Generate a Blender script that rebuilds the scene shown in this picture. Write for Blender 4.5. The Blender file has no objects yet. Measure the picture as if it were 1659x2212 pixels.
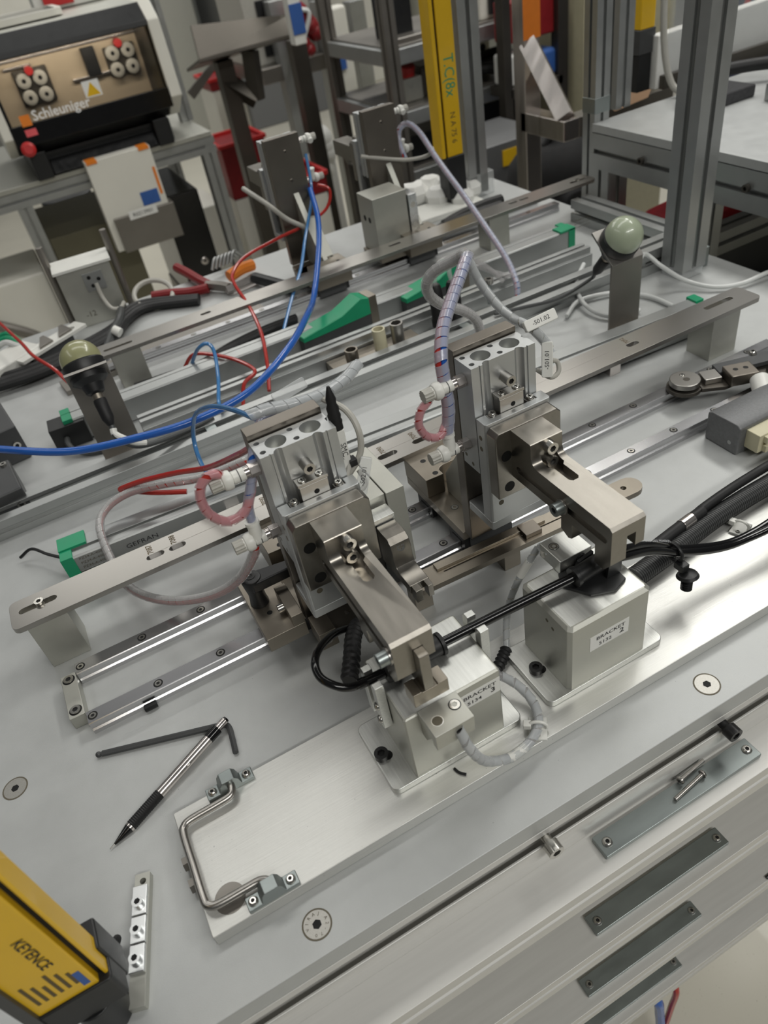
import bpy, bmesh, math, random
from mathutils import Vector, Matrix
from mathutils.geometry import tessellate_polygon
random.seed(7)
S = 0.001                       # the scene is written in millimetres
scene = bpy.context.scene
COL = scene.collection

# ---------------------------------------------------------------- camera
F_PX = 1604.5
CAM_R = ((0.87354257, -0.46192053, -0.15346922),
         (-0.40779059, -0.52236276, -0.74889518),
         (0.26576345, 0.71677512, -0.64467295))      # rows: right, down, forward
CAM_C = Vector((122.49, -490.67, 528.23))
cam_d = bpy.data.cameras.new('camera'); cam = bpy.data.objects.new('camera', cam_d); COL.objects.link(cam)
r, d, f = (Vector(v) for v in CAM_R)
M3 = Matrix((r, -d, -f)).transposed()
cam.matrix_world = Matrix.Translation(CAM_C * S) @ M3.to_4x4()
cam_d.sensor_fit = 'HORIZONTAL'; cam_d.sensor_width = 36.0; cam_d.lens = F_PX * 36.0 / 1659
cam_d.clip_start = 0.02; cam_d.clip_end = 60
cam_d.dof.use_dof = True; cam_d.dof.focus_distance = 0.66; cam_d.dof.aperture_fstop = 10.0
scene.camera = cam

# ---------------------------------------------------------------- world, lights, exposure
w = bpy.data.worlds.new('hall_light'); scene.world = w; w.use_nodes = True
w.node_tree.nodes['Background'].inputs[0].default_value = (0.98, 1.0, 0.99, 1)
w.node_tree.nodes['Background'].inputs[1].default_value = 0.14
def strip(x, y, z, sx, sy, watt, rz=0, col=(1.0, 0.985, 0.94)):
    l = bpy.data.lights.new('ceiling_strip', 'AREA'); l.shape = 'RECTANGLE'
    l.size = sx; l.size_y = sy; l.energy = watt; l.color = col
    o = bpy.data.objects.new('ceiling_strip', l); COL.objects.link(o)
    o.location = (x, y, z); o.rotation_euler = (0, 0, math.radians(rz))
strip(2.3, 1.2, 2.3, 0.5, 2.6, 80)
strip(0.7, 0.9, 2.3, 2.4, 0.4, 24)
strip(-1.6, 0.8, 2.3, 0.4, 2.4, 14)
strip(1.0, -2.2, 2.3, 2.6, 0.4, 112)
strip(2.0, 4.6, 2.3, 2.4, 0.4, 60)
strip(0.4, 3.4, 2.3, 2.4, 0.4, 40)
scene.view_settings.view_transform = 'Standard'; scene.view_settings.look = 'None'
scene.view_settings.exposure = -0.72; scene.view_settings.gamma = 1.0
scene.view_settings.use_curve_mapping = False

# ---------------------------------------------------------------- materials
def lin(c):
    return tuple(((v / 255) / 12.92 if v / 255 <= 0.04045 else ((v / 255 + 0.055) / 1.055) ** 2.4) for v in c) + (1,)
MATS = {}
def mat(name, rgb, metal=0.0, rough=0.5, var=0.06, scale=60, stretch=(1, 1, 1), bump=0.0, bscale=600, rvar=0.08,
        trans=0.0, emit=0.0, coat=0.0, spec=0.5, alpha=1.0, speck=None):
    m = bpy.data.materials.new(name); m.use_nodes = True; nt = m.node_tree; nd = nt.nodes; L = nt.links
    b = nd['Principled BSDF']
    c = lin(rgb)
    tc = nd.new('ShaderNodeTexCoord'); mp = nd.new('ShaderNodeMapping'); L.new(tc.outputs['Object'], mp.inputs[0])
    mp.inputs['Scale'].default_value = stretch
    nz = nd.new('ShaderNodeTexNoise'); nz.inputs['Scale'].default_value = scale; nz.inputs['Detail'].default_value = 6
    L.new(mp.outputs[0], nz.inputs[0])
    ramp = nd.new('ShaderNodeMapRange'); L.new(nz.outputs[0], ramp.inputs[0])
    ramp.inputs[1].default_value = 0.25; ramp.inputs[2].default_value = 0.75
    ramp.inputs[3].default_value = 1 - var; ramp.inputs[4].default_value = 1 + var
    mx = nd.new('ShaderNodeMix'); mx.data_type = 'RGBA'; mx.blend_type = 'MULTIPLY'; mx.inputs[0].default_value = 1
    mx.inputs[6].default_value = c; L.new(ramp.outputs[0], mx.inputs[7])
    colout = mx.outputs[2]
    if speck:
        n2 = nd.new('ShaderNodeTexNoise'); n2.inputs['Scale'].default_value = speck[1]; n2.inputs['Detail'].default_value = 2
        L.new(tc.outputs['Object'], n2.inputs[0])
        r2 = nd.new('ShaderNodeMapRange'); L.new(n2.outputs[0], r2.inputs[0])
        r2.inputs[1].default_value = speck[2]; r2.inputs[2].default_value = speck[2] + 0.05
        m2 = nd.new('ShaderNodeMix'); m2.data_type = 'RGBA'; L.new(r2.outputs[0], m2.inputs[0])
        L.new(colout, m2.inputs[6]); m2.inputs[7].default_value = lin(speck[0]); colout = m2.outputs[2]
    L.new(colout, b.inputs['Base Color'])
    rr = nd.new('ShaderNodeMapRange'); L.new(nz.outputs[0], rr.inputs[0])
    rr.inputs[3].default_value = max(0.02, rough - rvar); rr.inputs[4].default_value = min(1, rough + rvar)
    L.new(rr.outputs[0], b.inputs['Roughness'])
    b.inputs['Metallic'].default_value = metal
    b.inputs['Specular IOR Level'].default_value = spec
    b.inputs['Transmission Weight'].default_value = trans
    b.inputs['Coat Weight'].default_value = coat
    b.inputs['Alpha'].default_value = alpha
    if emit:
        b.inputs['Emission Color'].default_value = c; b.inputs['Emission Strength'].default_value = emit
    if bump:
        bn = nd.new('ShaderNodeTexNoise'); bn.inputs['Scale'].default_value = bscale; bn.inputs['Detail'].default_value = 3
        L.new(mp.outputs[0], bn.inputs[0])
        bp = nd.new('ShaderNodeBump'); bp.inputs['Strength'].default_value = bump; bp.inputs['Distance'].default_value = 0.0006
        L.new(bn.outputs[0], bp.inputs['Height']); L.new(bp.outputs[0], b.inputs['Normal'])
    MATS[name] = m
    return m
mat('deck', (184, 186, 185), 0.35, 0.48, 0.05, 45, bump=0.14, bscale=1800, speck=((120, 122, 122), 420, 0.755))
mat('screw_face', (176, 174, 168), 0.75, 0.42, 0.10, 700)
mat('satin', (208, 207, 203), 0.3, 0.42, 0.04, 30, (0.5, 8, 8))
mat('plate', (208, 208, 204), 0.6, 0.38, 0.06, 40, (0.6, 26, 26), bump=0.10, bscale=60, speck=((130, 130, 128), 380, 0.76))
mat('alu', (172, 174, 173), 0.8, 0.40, 0.05, 40, bump=0.06, bscale=900)
mat('alu_matte', (186, 186, 178), 0.75, 0.47, 0.04, 70, bump=0.08, bscale=1400)
mat('alu_brush', (206, 207, 203), 0.88, 0.36, 0.10, 25, (24, 1, 24), bump=0.10, bscale=80)
mat('alu_bright', (226, 228, 228), 0.92, 0.27, 0.05, 40)
mat('anod', (186, 188, 188), 0.8, 0.42, 0.03, 60, bump=0.04, bscale=1500)
mat('steel_warm', (139, 135, 128), 0.96, 0.31, 0.07, 30, (6, 1, 6), bump=0.05, bscale=250)
mat('steel_warm_dark', (122, 116, 108), 0.92, 0.38, 0.09, 22, bump=0.05, bscale=400)
mat('steel_tan', (144, 137, 126), 0.92, 0.36, 0.10, 30, bump=0.05, bscale=400)
mat('steel', (168, 165, 160), 0.95, 0.30, 0.02, 60, (0.5, 25, 25), rvar=0.03)
mat('rail', (188, 188, 190), 0.97, 0.25, 0.02, 30, (1, 20, 20), rvar=0.02)
mat('zinc', (150, 157, 156), 0.85, 0.36, 0.10, 30, (1, 3, 1), bump=0.05, bscale=700)
mat('screw', (196, 194, 188), 0.95, 0.22, 0.04, 80)
mat('screw_dark', (52, 52, 52), 0.6, 0.35, 0.05, 80)
mat('black_plastic', (26, 27, 28), 0.0, 0.42, 0.08, 60, bump=0.1, bscale=1500)
mat('black_rubber', (20, 20, 21), 0.0, 0.55, 0.08, 60)
mat('black_gloss', (12, 12, 13), 0.0, 0.16, 0.05, 60)
mat('hole', (14, 14, 14), 0.2, 0.6, 0.0, 60)  # near-black colour stands in for the shade inside holes and recesses
mat('dark_grey', (74, 75, 76), 0.3, 0.45, 0.08, 60, bump=0.1, bscale=900)
mat('grey_cast', (118, 119, 120), 0.45, 0.50, 0.12, 320, bump=0.35, bscale=900)
mat('white_plastic', (224, 224, 218), 0.0, 0.40, 0.03, 60)
mat('white_paper', (226, 226, 222), 0.0, 0.65, 0.03, 60)
mat('ivory', (206, 200, 170), 0.0, 0.45, 0.05, 60)
mat('cable_grey', (176, 174, 166), 0.0, 0.42, 0.04, 80)
mat('cable_dark', (66, 68, 68), 0.0, 0.42, 0.04, 80)
mat('green', (24, 148, 104), 0.0, 0.40, 0.06, 60)
mat('tube_blue', (32, 92, 178), 0.0, 0.24, 0.06, 60, coat=0.3)
mat('tube_lightblue', (70, 128, 184), 0.0, 0.22, 0.06, 60, coat=0.3)
mat('tube_red', (172, 44, 36), 0.0, 0.24, 0.06, 60, coat=0.3)
mat('tube_white', (206, 208, 206), 0.0, 0.35, 0.03, 60)
mat('wrap_pink', (222, 170, 176), 0.0, 0.22, 0.04, 40, alpha=0.42, coat=0.3)
mat('wrap_clear', (206, 210, 212), 0.0, 0.20, 0.06, 60, alpha=0.42, coat=0.5)
mat('wrap_grey', (196, 194, 194), 0.0, 0.24, 0.04, 40, alpha=0.34, coat=0.4)
mat('wrap_blue', (196, 198, 212), 0.0, 0.24, 0.04, 40, alpha=0.42, coat=0.4)
mat('clear', (225, 228, 228), 0.0, 0.15, 0.0, 60, alpha=0.35, coat=0.5)
mat('frost_green', (166, 176, 152), 0.0, 0.30, 0.04, 40, coat=0.5)
mat('frost_amber', (150, 150, 112), 0.0, 0.30, 0.04, 40, coat=0.5)
mat('yellow', (222, 178, 22), 0.0, 0.36, 0.05, 30, coat=0.2)
mat('orange', (228, 128, 36), 0.0, 0.45, 0.05, 60)
mat('red', (186, 40, 40), 0.0, 0.42, 0.08, 40)
mat('red_dark', (128, 26, 30), 0.0, 0.45, 0.10, 40)
mat('pink_red', (220, 90, 96), 0.0, 0.5, 0.05, 40)
mat('ink', (34, 34, 36), 0.0, 0.6, 0.0, 60)
mat('ink_soft', (92, 78, 48), 0.0, 0.6, 0.0, 60)
mat('etch', (104, 98, 84), 0.3, 0.6, 0.0, 60)
mat('marker_green', (40, 150, 110), 0.0, 0.5, 0.1, 90)
mat('silver_text', (190, 192, 194), 0.0, 0.5, 0.0, 60)
mat('white_text', (235, 235, 235), 0.0, 0.5, 0.0, 60)
mat('blue_label', (52, 92, 160), 0.0, 0.5, 0.05, 60)
mat('navy', (40, 52, 84), 0.0, 0.6, 0.10, 12)
mat('floor', (208, 204, 190), 0.0, 0.35, 0.05, 4, speck=((150, 144, 128), 380, 0.70), coat=0.15)
mat('wall', (176, 178, 172), 0.0, 0.7, 0.05, 3)
mat('olive', (112, 108, 88), 0.2, 0.5, 0.08, 10)
mat('machine_white', (222, 220, 210), 0.0, 0.42, 0.03, 12)
mat('grey_steel', (138, 134, 128), 0.8, 0.40, 0.10, 8)
mat('dark_steel', (92, 88, 82), 0.8, 0.42, 0.10, 8)
mat('bright_steel', (206, 200, 196), 0.95, 0.22, 0.08, 8, (1, 8, 1))
mat('cardboard', (150, 120, 92), 0.0, 0.75, 0.08, 14)
mat('warm_panel', (200, 184, 160), 0.2, 0.4, 0.08, 8)
mat('led', (255, 236, 200), 0.0, 0.5, 0.0, 10, emit=9.0)
mat('tint_glass', (10, 10, 11), 0.0, 0.06, 0.0, 10, alpha=0.22, coat=0.6)
mat('clear_pane', (190, 194, 196), 0.0, 0.08, 0.0, 10, alpha=0.18, coat=0.3)
mat('cloth_black', (16, 16, 17), 0.0, 0.8, 0.2, 60, bump=0.5, bscale=300)
mat('cloth_red', (176, 28, 42), 0.0, 0.8, 0.2, 60, bump=0.4, bscale=300)
mat('foam_dark', (58, 58, 60), 0.0, 0.9, 0.3, 160, bump=0.8, bscale=300)
mat('lead', (150, 150, 150), 0.2, 0.5)

# ---------------------------------------------------------------- geometry helpers (millimetres)
XF = [Matrix.Identity(4)]
ORG = {}
class xf:
    def __init__(s, m): s.m = m
    def __enter__(s): XF.append(XF[-1] @ s.m)
    def __exit__(s, *a): XF.pop()
def T(x, y, z): return Matrix.Translation((x, y, z))
def RZ(a): return Matrix.Rotation(math.radians(a), 4, 'Z')
def RX(a): return Matrix.Rotation(math.radians(a), 4, 'X')
def RY(a): return Matrix.Rotation(math.radians(a), 4, 'Y')
def at(u, v, x=None, y=None, z=None):
    dr = r * ((u - 829.5) / F_PX) + d * ((v - 1106) / F_PX) + f
    if x is not None: t = (x - CAM_C.x) / dr.x
    elif y is not None: t = (y - CAM_C.y) / dr.y
    else: t = (z - CAM_C.z) / dr.z
    return CAM_C + dr * t
def circ(cx, cy, rad, n=24, a0=0.0):
    return [(cx + rad * math.cos(a0 + 2 * math.pi * i / n), cy + rad * math.sin(a0 + 2 * math.pi * i / n)) for i in range(n)]
def slot(x0, x1, y, w, n=8):                   # stadium along the first axis
    h = w / 2; p = []
    for i in range(n + 1): a = -math.pi / 2 + math.pi * i / n; p.append((x1 - h + h * math.cos(a), y + h * math.sin(a)))
    for i in range(n + 1): a = math.pi / 2 + math.pi * i / n; p.append((x0 + h + h * math.cos(a), y + h * math.sin(a)))
    return p
def rrect(x0, x1, y0, y1, rad, n=5):
    p = []
    for cx, cy, a0 in ((x1 - rad, y0 + rad, -90), (x1 - rad, y1 - rad, 0), (x0 + rad, y1 - rad, 90), (x0 + rad, y0 + rad, 180)):
        for i in range(n + 1): a = math.radians(a0 + 90 * i / n); p.append((cx + rad * math.cos(a), cy + rad * math.sin(a)))
    return p
def spline(pts, k=6, closed=False):
    P = [Vector(p) for p in pts]; n = len(P); out = []
    if n < 3 or k < 2: return P
    rng = range(n) if closed else range(n - 1)
    for i in rng:
        p0 = P[(i - 1) % n] if (closed or i > 0) else P[0] * 2 - P[1]
        p1 = P[i]; p2 = P[(i + 1) % n]
        p3 = P[(i + 2) % n] if (closed or i < n - 2) else P[-1] * 2 - P[-2]
        for j in range(k):
            t = j / k
            out.append(0.5 * ((2 * p1) + (p2 - p0) * t + (2 * p0 - 5 * p1 + 4 * p2 - p3) * t * t + (3 * p1 - p0 - 3 * p2 + p3) * t ** 3))
    if not closed: out.append(P[-1])
    return out
class MB:
    def __init__(s): s.v = []; s.f = []
    def add(s, vs, fs):
        o = len(s.v); m = XF[-1]
        s.v += [m @ Vector(v) for v in vs]; s.f += [tuple(i + o for i in q) for q in fs]; return s
    def box(s, x0, x1, y0, y1, z0, z1):
        return s.add([(x0, y0, z0), (x1, y0, z0), (x1, y1, z0), (x0, y1, z0), (x0, y0, z1), (x1, y0, z1), (x1, y1, z1), (x0, y1, z1)],
                     [(3, 2, 1, 0), (4, 5, 6, 7), (0, 1, 5, 4), (1, 2, 6, 5), (2, 3, 7, 6), (3, 0, 4, 7)])
    def prism(s, poly, axis, a, b, holes=()):
        mp = {'x': lambda p, h: (h, p[0], p[1]), 'y': lambda p, h: (p[0], h, p[1]), 'z': lambda p, h: (p[0], p[1], h)}[axis]
        loops = [list(poly)] + [list(h) for h in holes]
        flat = [p for l in loops for p in l]; n = len(flat)
        vs = [mp(p, a) for p in flat] + [mp(p, b) for p in flat]; fs = []
        if holes:
            tris = tessellate_polygon([[Vector((p[0], p[1], 0)) for p in l] for l in loops])
            for t in tris: fs.append(tuple(t)); fs.append(tuple(i + n for i in reversed(t)))
        else:
            fs.append(tuple(range(n))); fs.append(tuple(range(2 * n - 1, n - 1, -1)))
        o = 0
        for l in loops:
            k = len(l)
            for i in range(k): j = (i + 1) % k; fs.append((o + i, o + j, o + j + n, o + i + n))
            o += k
        return s.add(vs, fs)
    def cyl(s, p0, p1, r0, r1=None, n=20, caps=True):
        return s.lathe([(r0, 0.0), (r0 if r1 is None else r1, (Vector(p1) - Vector(p0)).length)], p0, Vector(p1) - Vector(p0), n, caps)
    def lathe(s, prof, p0, dr, n=24, caps=True):
        dr = Vector(dr).normalized(); up = Vector((0, 0, 1)) if abs(dr.z) < 0.95 else Vector((1, 0, 0))
        u = dr.cross(up).normalized(); w_ = dr.cross(u); p0 = Vector(p0); vs = []; fs = []
        for (rad, h) in prof:
            for i in range(n):
                a = 2 * math.pi * i / n; vs.append(p0 + dr * h + (u * math.cos(a) + w_ * math.sin(a)) * max(rad, 1e-4))
        for k in range(len(prof) - 1):
            for i in range(n): j = (i + 1) % n; fs.append((k * n + i, k * n + j, (k + 1) * n + j, (k + 1) * n + i))
        if caps:
            fs.append(tuple(range(n - 1, -1, -1))); o = (len(prof) - 1) * n; fs.append(tuple(range(o, o + n)))
        return s.add(vs, fs)
    def tube(s, pts, rad, n=10, k=6, closed=False, rads=None):
        P = spline(pts, k, closed); m = len(P); vs = []; fs = []
        nrm = None
        for i in range(m):
            if closed: t = P[(i + 1) % m] - P[i - 1]
            else: t = P[min(i + 1, m - 1)] - P[max(i - 1, 0)]
            t.normalize()
            if nrm is None:
                a = Vector((0, 0, 1)) if abs(t.z) < 0.9 else Vector((1, 0, 0)); nrm = (a - t * a.dot(t)).normalized()
            else: nrm = (nrm - t * nrm.dot(t)).normalized()
            b = t.cross(nrm); rr = rads[i % len(rads)] if rads else rad
            for q in range(n): a = 2 * math.pi * q / n; vs.append(P[i] + (nrm * math.cos(a) + b * math.sin(a)) * rr)
        for i in range(m if closed else m - 1):
            for q in range(n):
                q2 = (q + 1) % n; i2 = (i + 1) % m
                fs.append((i * n + q, i * n + q2, i2 * n + q2, i2 * n + q))
        if not closed: fs.append(tuple(range(n - 1, -1, -1))); fs.append(tuple(range((m - 1) * n, m * n)))
        return s.add(vs, fs)
    def helix(s, pts, rad, pitch, w, th=0.5, k=10):
        """spiral wrap: a thin band wound round a path"""
        P = spline(pts, k); L = [0.0]
        for i in range(1, len(P)): L.append(L[-1] + (P[i] - P[i - 1]).length)
        tot = L[-1]; steps = int(tot / pitch * 14); nrm = None; vs = []; fs = []; j = 0
        for q in range(steps + 1):
            dd = tot * q / steps
            while j < len(L) - 2 and L[j + 1] < dd: j += 1
            t = (P[j + 1] - P[j]); tl = max(t.length, 1e-6); p = P[j] + t * ((dd - L[j]) / tl); t = t / tl
            if nrm is None:
                a = Vector((0, 0, 1)) if abs(t.z) < 0.9 else Vector((1, 0, 0)); nrm = (a - t * a.dot(t)).normalized()
            else: nrm = (nrm - t * nrm.dot(t)).normalized()
            b = t.cross(nrm); a = 2 * math.pi * dd / pitch
            o = nrm * math.cos(a) + b * math.sin(a)
            for hh, rr in ((-w / 2, rad), (w / 2, rad), (w / 2, rad + th), (-w / 2, rad + th)): vs.append(p + t * hh + o * rr)
        for q in range(steps):
            for i in range(4): i2 = (i + 1) % 4; fs.append((q * 4 + i, q * 4 + i2, q * 4 + 4 + i2, q * 4 + 4 + i))
        return s.add(vs, fs)
    def sphere(s, c, rad, n=24, m=14, zscale=1.0, v0=0.0):
        prof = []
        for i in range(m + 1):
            a = -math.pi / 2 + math.pi * (v0 + (1 - v0) * i / m); prof.append((rad * math.cos(a), rad * math.sin(a) * zscale))
        return s.lathe(prof, c, (0, 0, 1), n)
    def build(s, name, m, parent=None, bevel=0.0, seg=2, ang=35):
        me = bpy.data.meshes.new(name)
        if parent is not None: org = ORG[parent]
        else:
            n = len(s.v); org = Vector((sum(v.x for v in s.v) / n, sum(v.y for v in s.v) / n, min(v.z for v in s.v)))
        me.from_pydata([(v - org) * S for v in s.v], [], s.f)
        bm = bmesh.new(); bm.from_mesh(me); bmesh.ops.recalc_face_normals(bm, faces=bm.faces); bm.to_mesh(me); bm.free()
        me.shade_smooth(); me.set_sharp_from_angle(angle=math.radians(ang))
        me.materials.append(MATS[m])
        o = bpy.data.objects.new(name, me); COL.objects.link(o); ORG[o] = org.copy()
        if parent is not None: o.parent = parent
        else: o.location = org * S
        if bevel:
            b = o.modifiers.new('bevel', 'BEVEL'); b.width = bevel * S; b.segments = seg; b.limit_method = 'ANGLE'
            b.angle_limit = math.radians(40); b.harden_normals = True
        return o
def tag(o, label, cat, group=None):
    o['label'] = label; o['category'] = cat
    if group: o['group'] = group
    return o
def thing(name, loc, label, cat, group=None):
    o = bpy.data.objects.new(name, None); COL.objects.link(o); p = XF[-1] @ Vector(loc)
    o.location = p * S; o.empty_display_size = 0.02; ORG[o] = p
    return tag(o, label, cat, group)
def struct(o): o['kind'] = 'structure'; return o
def box(name, m, dims, parent=None, bevel=0.4): return MB().box(*dims).build(name, m, parent, bevel)
def text(name, s, size, org, xd, yd, m, parent, sx=1.0, align='CENTER', bold=0.0):
    cu = bpy.data.curves.new(name, 'FONT'); cu.body = s; cu.align_x = align; cu.align_y = 'CENTER'; cu.size = 1; cu.resolution_u = 2; cu.offset = bold
    ob = bpy.data.objects.new(name, cu); COL.objects.link(ob)
    me = bpy.data.meshes.new_from_object(ob.evaluated_get(bpy.context.evaluated_depsgraph_get()))
    bpy.data.objects.remove(ob)
    xd = Vector(xd).normalized(); yd = Vector(yd).normalized(); mb = MB(); o = Vector(org)
    vs = [o + xd * (v.co.x * size * sx) + yd * (v.co.y * size) for v in me.vertices]
    mb.add(vs, [tuple(p.vertices) for p in me.polygons]); bpy.data.meshes.remove(me)
    return mb.build(name, m, parent)
# ---- fasteners: one mesh per kind and size, shared by every copy
FAST = {}
def fast_mesh(kind, rad, h, m):
    key = (kind, rad, h, m)
    if key in FAST: return FAST[key]
    mb = MB(); XF.append(Matrix.Identity(4)); dark = []
    if kind == 'cap':
        hx = circ(0, 0, rad * 0.56, 6)
        mb.prism(circ(0, 0, rad, 24), 'z', h * 0.45, h, [hx]); mb.cyl((0, 0, 0), (0, 0, h * 0.46), rad, n=24); dark = [(circ(0, 0, rad * 0.55, 6), h * 0.3, h * 0.6)]
    elif kind == 'flat':
        hx = circ(0, 0, rad * 0.36, 6)
        mb.prism(circ(0, 0, rad, 28), 'z', -h, 0.15, [hx])
    elif kind == 'button':
        hx = circ(0, 0, rad * 0.42, 6)
        mb.prism(circ(0, 0, rad * 0.62, 24), 'z', h * 0.5, h, [hx])
        mb.lathe([(rad, 0), (rad, h * 0.25), (rad * 0.86, h * 0.7), (rad * 0.62, h)], (0, 0, 0), (0, 0, 1), 24, False)
        mb.cyl((0, 0, 0), (0, 0, h * 0.5), rad * 0.9, n=24); dark = [(circ(0, 0, rad * 0.41, 6), h * 0.3, h * 0.7)]
    elif kind == 'pan':
        q = rad * 0.14; e = rad * 0.55
        cross = [(q, q), (q, e), (-q, e), (-q, q), (-e, q), (-e, -q), (-q, -q), (-q, -e), (q, -e), (q, -q), (e, -q), (e, q)]
        mb.prism(circ(0, 0, rad * 0.8, 24), 'z', h * 0.45, h, [cross])
        mb.lathe([(rad, 0), (rad, h * 0.4), (rad * 0.93, h * 0.8), (rad * 0.8, h)], (0, 0, 0), (0, 0, 1), 24, False)
        mb.cyl((0, 0, 0), (0, 0, h * 0.5), rad * 0.9, n=24); dark = [([(x * 0.98, y * 0.98) for x, y in cross], h * 0.3, h * 0.7)]
    elif kind == 'hole':
        mb.cyl((0, 0, -h), (0, 0, 0.08), rad, n=20)
    elif kind == 'ring':
        mb.prism(circ(0, 0, rad, 28), 'z', -h, 0.1, [circ(0, 0, rad * 0.86, 28)])
    elif kind == 'hex':
        mb.prism(circ(0, 0, rad, 6), 'z', 0, h)
    nf = len(mb.f)
    for poly, a0, a1 in dark: mb.prism(poly, 'z', a0, a1)  # near-black floors paint the shade into the screw sockets
    XF.pop()
    me = bpy.data.meshes.new(kind + '_screw'); me.from_pydata([v * S for v in mb.v], [], mb.f)
    bm = bmesh.new(); bm.from_mesh(me); bmesh.ops.recalc_face_normals(bm, faces=bm.faces); bm.to_mesh(me); bm.free()
    me.shade_smooth(); me.set_sharp_from_angle(angle=math.radians(35)); me.materials.append(MATS[m]); FAST[key] = me
    if dark:
        me.materials.append(MATS['hole'])
        for i in range(nf, len(me.polygons)): me.polygons[i].material_index = 1
    return me
def fast(kind, parent, p, dr=(0, 0, 1), rad=3, h=3, m='screw', name='screw', spin=0.0):
    o = bpy.data.objects.new(name, fast_mesh(kind, rad, h, m)); COL.objects.link(o)
    pw = XF[-1] @ Vector(p); dw = (XF[-1].to_3x3() @ Vector(dr)).normalized()
    rot = dw.to_track_quat('Z', 'Y').to_matrix().to_4x4() @ Matrix.Rotation(spin, 4, 'Z')
    if parent is not None:
        o.parent = parent; o.matrix_local = Matrix.Translation((pw - ORG[parent]) * S) @ rot
    else: o.matrix_local = Matrix.Translation(pw * S) @ rot
    ORG[o] = pw
    return o
def tprof(wd, ht, cx=0.0, cy=0.0, sides='tblr', o=4.0, dp=9.0, t=9.0):
    """square T-slot profile outline; sides: t top, b bottom, l left, r right"""
    a = wd / 2; b = ht / 2; p = []
    def sl(fn): return [fn(-o, 0), fn(-o, 4), fn(-t, 4), fn(-t / 2, dp), fn(t / 2, dp), fn(t, 4), fn(o, 4), fn(o, 0)]
    p.append((-a, -b)); p += sl(lambda u, v: (u, -b + v)) if 'b' in sides else []
    p.append((a, -b)); p += sl(lambda u, v: (a - v, u)) if 'r' in sides else []
    p.append((a, b)); p += sl(lambda u, v: (-u, b - v)) if 't' in sides else []
    p.append((-a, b)); p += sl(lambda u, v: (-a + v, -u)) if 'l' in sides else []
    return [(x + cx, y + cy) for x, y in p]

def chamfer_block(x0, x1, y0, y1, z0, z1, cv, ct):
    def loop(i, z): 
        a0, a1, b0, b1 = x0 + i, x1 - i, y0 + i, y1 - i; c = max(cv, 0.05)
        return [(a0 + c, b0, z), (a1 - c, b0, z), (a1, b0 + c, z), (a1, b1 - c, z), (a1 - c, b1, z), (a0 + c, b1, z), (a0, b1 - c, z), (a0, b0 + c, z)]
    vs = loop(0, z0) + loop(0, z1 - ct) + loop(ct, z1); fs = [tuple(range(7, -1, -1)), tuple(range(16, 24))]
    for k in (0, 8):
        for i in range(8): j = (i + 1) % 8; fs.append((k + i, k + j, k + 8 + j, k + 8 + i))
    return MB().add(vs, fs)

def carved(base, cutters):
    """base MB minus cutter MBs, returned as a plain MB in world millimetres"""
    XF.append(Matrix.Identity(4))
    o = base.build('carve_base', 'steel'); cs = [c.build('carve_tool', 'steel') for c in cutters]
    for c in cs:
        m = o.modifiers.new('cut', 'BOOLEAN'); m.operation = 'DIFFERENCE'; m.object = c; m.solver = 'EXACT'
    bpy.context.view_layer.update()
    me = bpy.data.meshes.new_from_object(o.evaluated_get(bpy.context.evaluated_depsgraph_get()))
    res = MB(); org = ORG[o]
    res.add([v.co / S + org for v in me.vertices], [tuple(p.vertices) for p in me.polygons])
    for q in [o] + cs: ORG.pop(q, None); bpy.data.objects.remove(q)
    bpy.data.meshes.remove(me); XF.pop()
    return res
# ================================================================ setting
struct(MB().box(-6000, 9000, -3500, 12000, -950, -900).build('floor', 'floor'))
struct(MB().box(-6000, 9000, 12000, 12100, -900, 1500).build('wall_back', 'wall'))

# ================================================================ workbench
wb = thing('workbench', (330, 300, -900), 'long aluminium assembly bench with grey deck, stepped front rails and inlaid steel strips', 'workbench')
deck = MB().box(-430, 1045, -274.5, 930, -20, 0).build('deck_top', 'deck', wb, 0.8)
fp = [(-230, -21), (-274.5, -21), (-274.5, -29), (-258, -29), (-258, -47), (-275.7, -44), (-275.7, -37), (-277.4, -37), (-278.2, -38.2), (-278.2, -65), (-230, -65)]
MB().prism(fp, 'x', -430, 1045).build('front_profile', 'satin', wb, 0.5)
LZ = (-65, -228, -413, -588); LY = (-292, -288.5, -284, -279)
for z, yc in zip(LZ, LY):
    lb = MB().prism([(yc - 18.5, z), (yc - 18.5, z - 13), (yc - 16, z - 15), (yc - 16, z - 18), (yc - 18.5, z - 20), (yc - 18.5, z - 32), (yc + 18, z - 32), (yc + 18, z)], 'x', -430, 1045).build('ledge_beam', 'satin', wb, 0.5)
    lb['label'] = 'flat aluminium ledge rail'
    st = MB().prism(rrect(314, 474, yc - 9, yc + 9, 1.2), 'z', z, z + 5).build('steel_strip', 'zinc', lb, 0.7)
    for sx in (322, 467): fast('button', lb, (sx, yc, z + 5), rad=4.2, h=2.0)
for x in (-400, 1010):
    for y in (-250, 900):
        MB().prism(tprof(40, 40, x, y), 'z', -900, -21 if y > 0 else -66).build('leg', 'alu', wb)
for z, x in ((-33, 454), (-33, 277)):
    m = 'screw_dark' if x > 400 else 'screw'
    so = MB().cyl((x, -262, z), (x, -281, z), 4).build('slot_bolt', m, wb)
    fast('cap', so, (x, -280, z), (0, -1, 0.0), 6.5, 8.5, m, 'bolt_head')
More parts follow.
